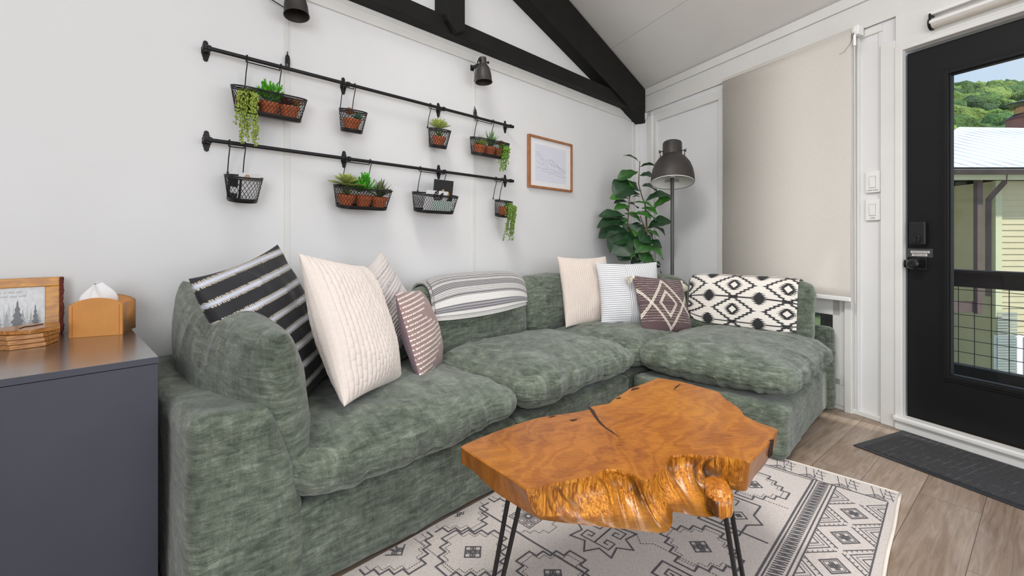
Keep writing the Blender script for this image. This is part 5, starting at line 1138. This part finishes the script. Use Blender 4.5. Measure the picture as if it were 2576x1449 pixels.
sk([(-.98, .52), (-.8, .56), (-.6, .32), (-.35, .05), (-.2, -.2)]); sk([(-.96, .4), (-.8, .44), (-.62, .2), (-.45, -.1), (-.3, -.3)]); sk([(-.35, .12), (-.2, .25), (-.1, .18), (.05, .3), (.2, .12), (.4, .02), (.6, -.12), (.95, -.26)])
sk([(-.2, .1), (0, .02), (.2, -.08), (.4, -.02), (.55, -.2), (.95, -.3)]); sk([(-.9, -.25), (-.5, -.32), (0, -.28), (.4, -.35), (.95, -.34)]); sk([(-.6, -.42), (-.2, -.46), (.3, -.42), (.8, -.5)]); sk([(-.2, -.56), (.2, -.52), (.6, -.62), (.95, -.58)]); sk([(-.9, .1), (-.7, -.05), (-.5, -.12)]); sk([(.1, .2), (.15, 0), (.3, -.15)]); sk([(0, .25), (-.05, .05), (.05, -.1)]); sk([(.3, .05), (.45, -.1), (.7, -.18)])
build('pencil_lines', m, simple('pencil_grey', S(140, 140, 150), .8, bst=0), dg, fix=False)

# ------------------------------------------------------------------ floor lamp
sL, tL = None, .62
for k in range(200):
    s_ = .2+k*.004; p = PA(s_, tL, 0)
    if abs(p.x/p.y-(1690-CX)/F) < .0012: sL = s_; break
p = PA(sL, tL, 0); YL = p.y; GB = simple('lamp_pole_grey', S(84, 80, 80), .45, .3, var=.04, bst=0)
fl_ = thing('floor_lamp', 'dark grey floor lamp with a big dome shade behind the sofa corner', 'floor lamp', MA @ T(-sL, -tL, 0) @ R(-64, 'Z'))
zr = HC+(HY-462)/F*YL; topz = HC+(HY-366)/F*YL; SC_ = YL/F; 
m = M(); m.lathe([(.13, .0), (.13, .012), (.12, .018), (.02, .022)], 48); build('base', m, GLAM, fl_, smooth='auto')
m = M(); m.tube([(0, 0, .02), (0, 0, zr+.12)], .0135, 16); build('pole', m, GB, fl_, smooth='auto')
zaxis = zr+.205; rr = 50.5*SC_; Xl = T(0, -.045, zaxis) @ R(-13, 'X') @ T(0, 0, -.215+.0)
m = M(); c_ = rr; m.lathe([(.0, .335), (.062, .335), (.070, .330), (.0725, .322), (.0725, .225), (.078, .220), (.105, .195), (.132, .155), (.150, .105), (.159, .05), (.1615, .008), (rr, .004), (rr, 0), (.159, .002), (.1565, .05), (.147, .105), (.129, .153), (.10, .19), (.07, .205), (0, .21)], 56, Xl, cap0=False, cap1=False)
mi = [0]*len(m.f); nseg = 56
for idx in range(len(m.f)):
    if idx//nseg >= 12: mi[idx] = 1
m.mi = mi; sh = build('lamp_shade', m, [GLAM, LAMPIN], fl_, smooth='auto')
m = M(); m.lathe([(.024, .12), (.024, .20)], 20, Xl); m.lathe([(.0, .045), (.02, .05), (.032, .075), (.028, .10), (.018, .125)], 24, Xl, cap0=False); build('bulb', m, simple('frosted_bulb', S(235, 235, 228), .3, bst=0), sh, smooth='auto')
m = M(); m.box(.01, .055, -.0006, .0006, -.014, .014, Xl @ T(0, .142, .07) @ R(-8, 'X')); m.box(-.055, -.005, -.0006, .0006, -.014, .014, Xl @ T(0, .142, .07) @ R(-8, 'X')); build('label', m, simple('grey_sticker', S(180, 182, 180), .5, var=.15, vs=200, bst=0), sh)
m = M(); m.tube([(-.09, -.045, zaxis+.02), (-.085, -.03, zaxis-.05), (-.05, -.01, zaxis-.09), (0, 0, zaxis-.10), (.05, -.01, zaxis-.09), (.085, -.03, zaxis-.05), (.09, -.045, zaxis+.02)], .003, 8)
for sg in (-1, 1): m.tube([(sg*.07, -.045, zaxis+.045), (sg*.10, -.045, zaxis+.045)], .0035, 8); m.lathe([(.013, 0), (.013, .006)], 14, T(sg*.098-.003, -.045, zaxis+.045) @ R(90, 'Y')); m.lathe([(.010, 0), (.010, .006)], 14, T(sg*.088-.003, -.045, zaxis+.045) @ R(90, 'Y')); m.tube([(sg*.09, -.045, zaxis+.045), (sg*.09, -.045, zaxis-.0)], .003, 6)
build('yoke', m, IRON, fl_, smooth='auto')
# white chair-like post seen beyond the sofa corner is part of the window trim

# ------------------------------------------------------------------ fiddle leaf fig in a basket behind the corner
sP, tP = .47, .34; p0 = PA(sP, tP, 0)
fg = thing('fiddle_leaf_fig', 'tall fiddle leaf fig standing behind the sofa corner', 'potted plant', MA @ T(-sP, -tP, 0))
m = M(); m.lathe([(.10, 0), (.125, .20), (.13, .22), (.12, .22), (.115, .19)], 36, cap1=False); build('pot', m, simple('woven_grey_pot', S(150, 140, 126), .9, var=.2, vs=60), fg, smooth='auto')
m = M(); m.lathe([(.116, .19), (0, .2)], 24, cap0=False, cap1=False); build('soil', m, SOIL, fg, fix=False)
iw = fg.matrix_world.inverted()
def pl(x, y, Y): return iw @ Vector(((x-CX)/F*Y, Y, HC+(HY-y)/F*Y))
def c8(x, y): return 1460+x/3.6225, 330+y/3.6225
Y0 = p0.y
stems = [([(600, 1230), (575, 1050), (605, 880), (598, 760), (590, 670), (560, 590), (530, 480), (535, 380), (543, 275)], (.05, .03)), ([(600, 1230), (560, 1120), (510, 1060), (450, 960), (432, 850), (440, 700), (447, 600), (442, 500)], (-.08, -.02)), ([(622, 1230), (620, 1130), (640, 1020), (600, 900), (560, 820), (545, 770)], (.0, -.07))]
m = M()
for pts, (d0, d1) in stems:
    P = [pl(*c8(x, y), Y0+d1*(i/len(pts))) for i, (x, y) in enumerate(pts)]; m.tube([Vector((0, 0, .19)), Vector((P[0].x*.6, P[0].y*.6, P[0].z*.6))]+P, [.010, .010]+[.009-.0065*i/len(P) for i in range(len(P))], 8)
build('stem', m, simple('fig_bark', S(112, 92, 74), .85, var=.25, vs=40, bs=150, bst=.3), fg, smooth='auto')
Lf = [(540,285,390,215,.35,0),(545,325,712,322,.42,0),(522,372,335,440,.32,0),(540,405,684,425,.45,1),(508,470,308,592,.55,1),(560,500,694,545,.62,1),(450,598,440,440,.28,3),(440,612,272,612,.30,2),(540,575,350,606,.55,1),(450,655,305,655,.35,1),(592,635,832,582,.36,1),(460,655,666,686,.25,2),(452,690,305,712,.42,2),(655,725,835,602,.42,2),(404,770,165,770,.26,1),(410,800,205,780,.30,1),(420,822,150,872,.30,1),(552,702,706,755,.42,2),(452,762,645,790,.60,2),(552,830,400,745,.45,2),(425,905,163,965,.52,1),(584,865,420,1000,.72,1),(612,885,830,815,.42,1),(660,870,775,950,.50,1),(452,925,275,1110,.62,1),(592,920,722,965,.60,2),(640,955,450,1060,.60,1),(600,1010,745,1060,.50,1),(610,1060,758,1165,.62,2),(602,1150,455,1200,.60,1),(640,1195,735,1218,.45,1),(440,1070,350,1182,.55,1),(735,1290,752,1335,.7,1),(470,850,560,850,.5,1),(480,1070,420,1140,.5,2),(545,600,470,600,.6,1),(620,940,540,1000,.6,1),(500,1200,560,1120,.6,1),(430,960,300,1010,.5,1),(438,800,330,850,.45,0),(600,990,520,1100,.6,0),(590,850,520,900,.6,1),(600,760,690,820,.45,1),(440,740,380,690,.5,2),(620,1100,560,1190,.6,0),(600,900,660,1010,.6,0),(445,660,520,700,.5,1),(430,880,500,960,.6,2),(540,540,470,520,.5,1),(620,1180,700,1240,.6,1)]
FGc = [S(44, 84, 36), S(34, 66, 38), S(66, 124, 44), S(100, 178, 48)]
m = MP(); rnd = random.Random(6)
for i, (bx, by, tx, ty, wr_, ci) in enumerate(Lf):
    dY = rnd.uniform(-.11, .05); a = pl(*c8(bx, by), Y0-.01); b = pl(*c8(tx, ty), Y0+dY); d_ = b-a; L = d_.length
    up = Vector((rnd.uniform(-.25, .25), -.75+rnd.uniform(-.3, .3), .75)); sd = d_.normalized().cross(up).normalized(); nn = sd.cross(d_.normalized()); W2 = L*wr_*.86; vs = []; cc = []; nl, nk = 12, 8; c0 = np.array(FGc[ci])*rnd.uniform(.85, 1.2)
    for q in range(nl+1):
        u = q/nl; w = W2*(math.sin(math.pi*min(1, u)**1.25)**.75)*(1-.22*math.exp(-((u-.38)/.12)**2)) if 0 < u < 1 else (.004 if u == 0 else .001); cpt = a+d_*u+nn*(L*.10*math.sin(math.pi*u)-L*.04*u)
        for k in range(nk+1):
            v = k/nk*2-1; vs.append(cpt+sd*w*v+nn*(w*.28*abs(v)+L*.018*math.sin(u*16+v*3)*abs(v))); vein = 1+.55*math.exp(-(v/.09)**2)+.10*(math.sin((u*9-abs(v)*2.2)*math.pi) > .75); cc.append(c0*vein)
    fs = [(q*(nk+1)+k, q*(nk+1)+k+1, (q+1)*(nk+1)+k+1, (q+1)*(nk+1)+k) for q in range(nl) for k in range(nk)]; m.addc(vs, fs, np.array(cc))
build('foliage', m, LEAFM, fg, cols=np.vstack(m.c), smooth=True, fix=False)
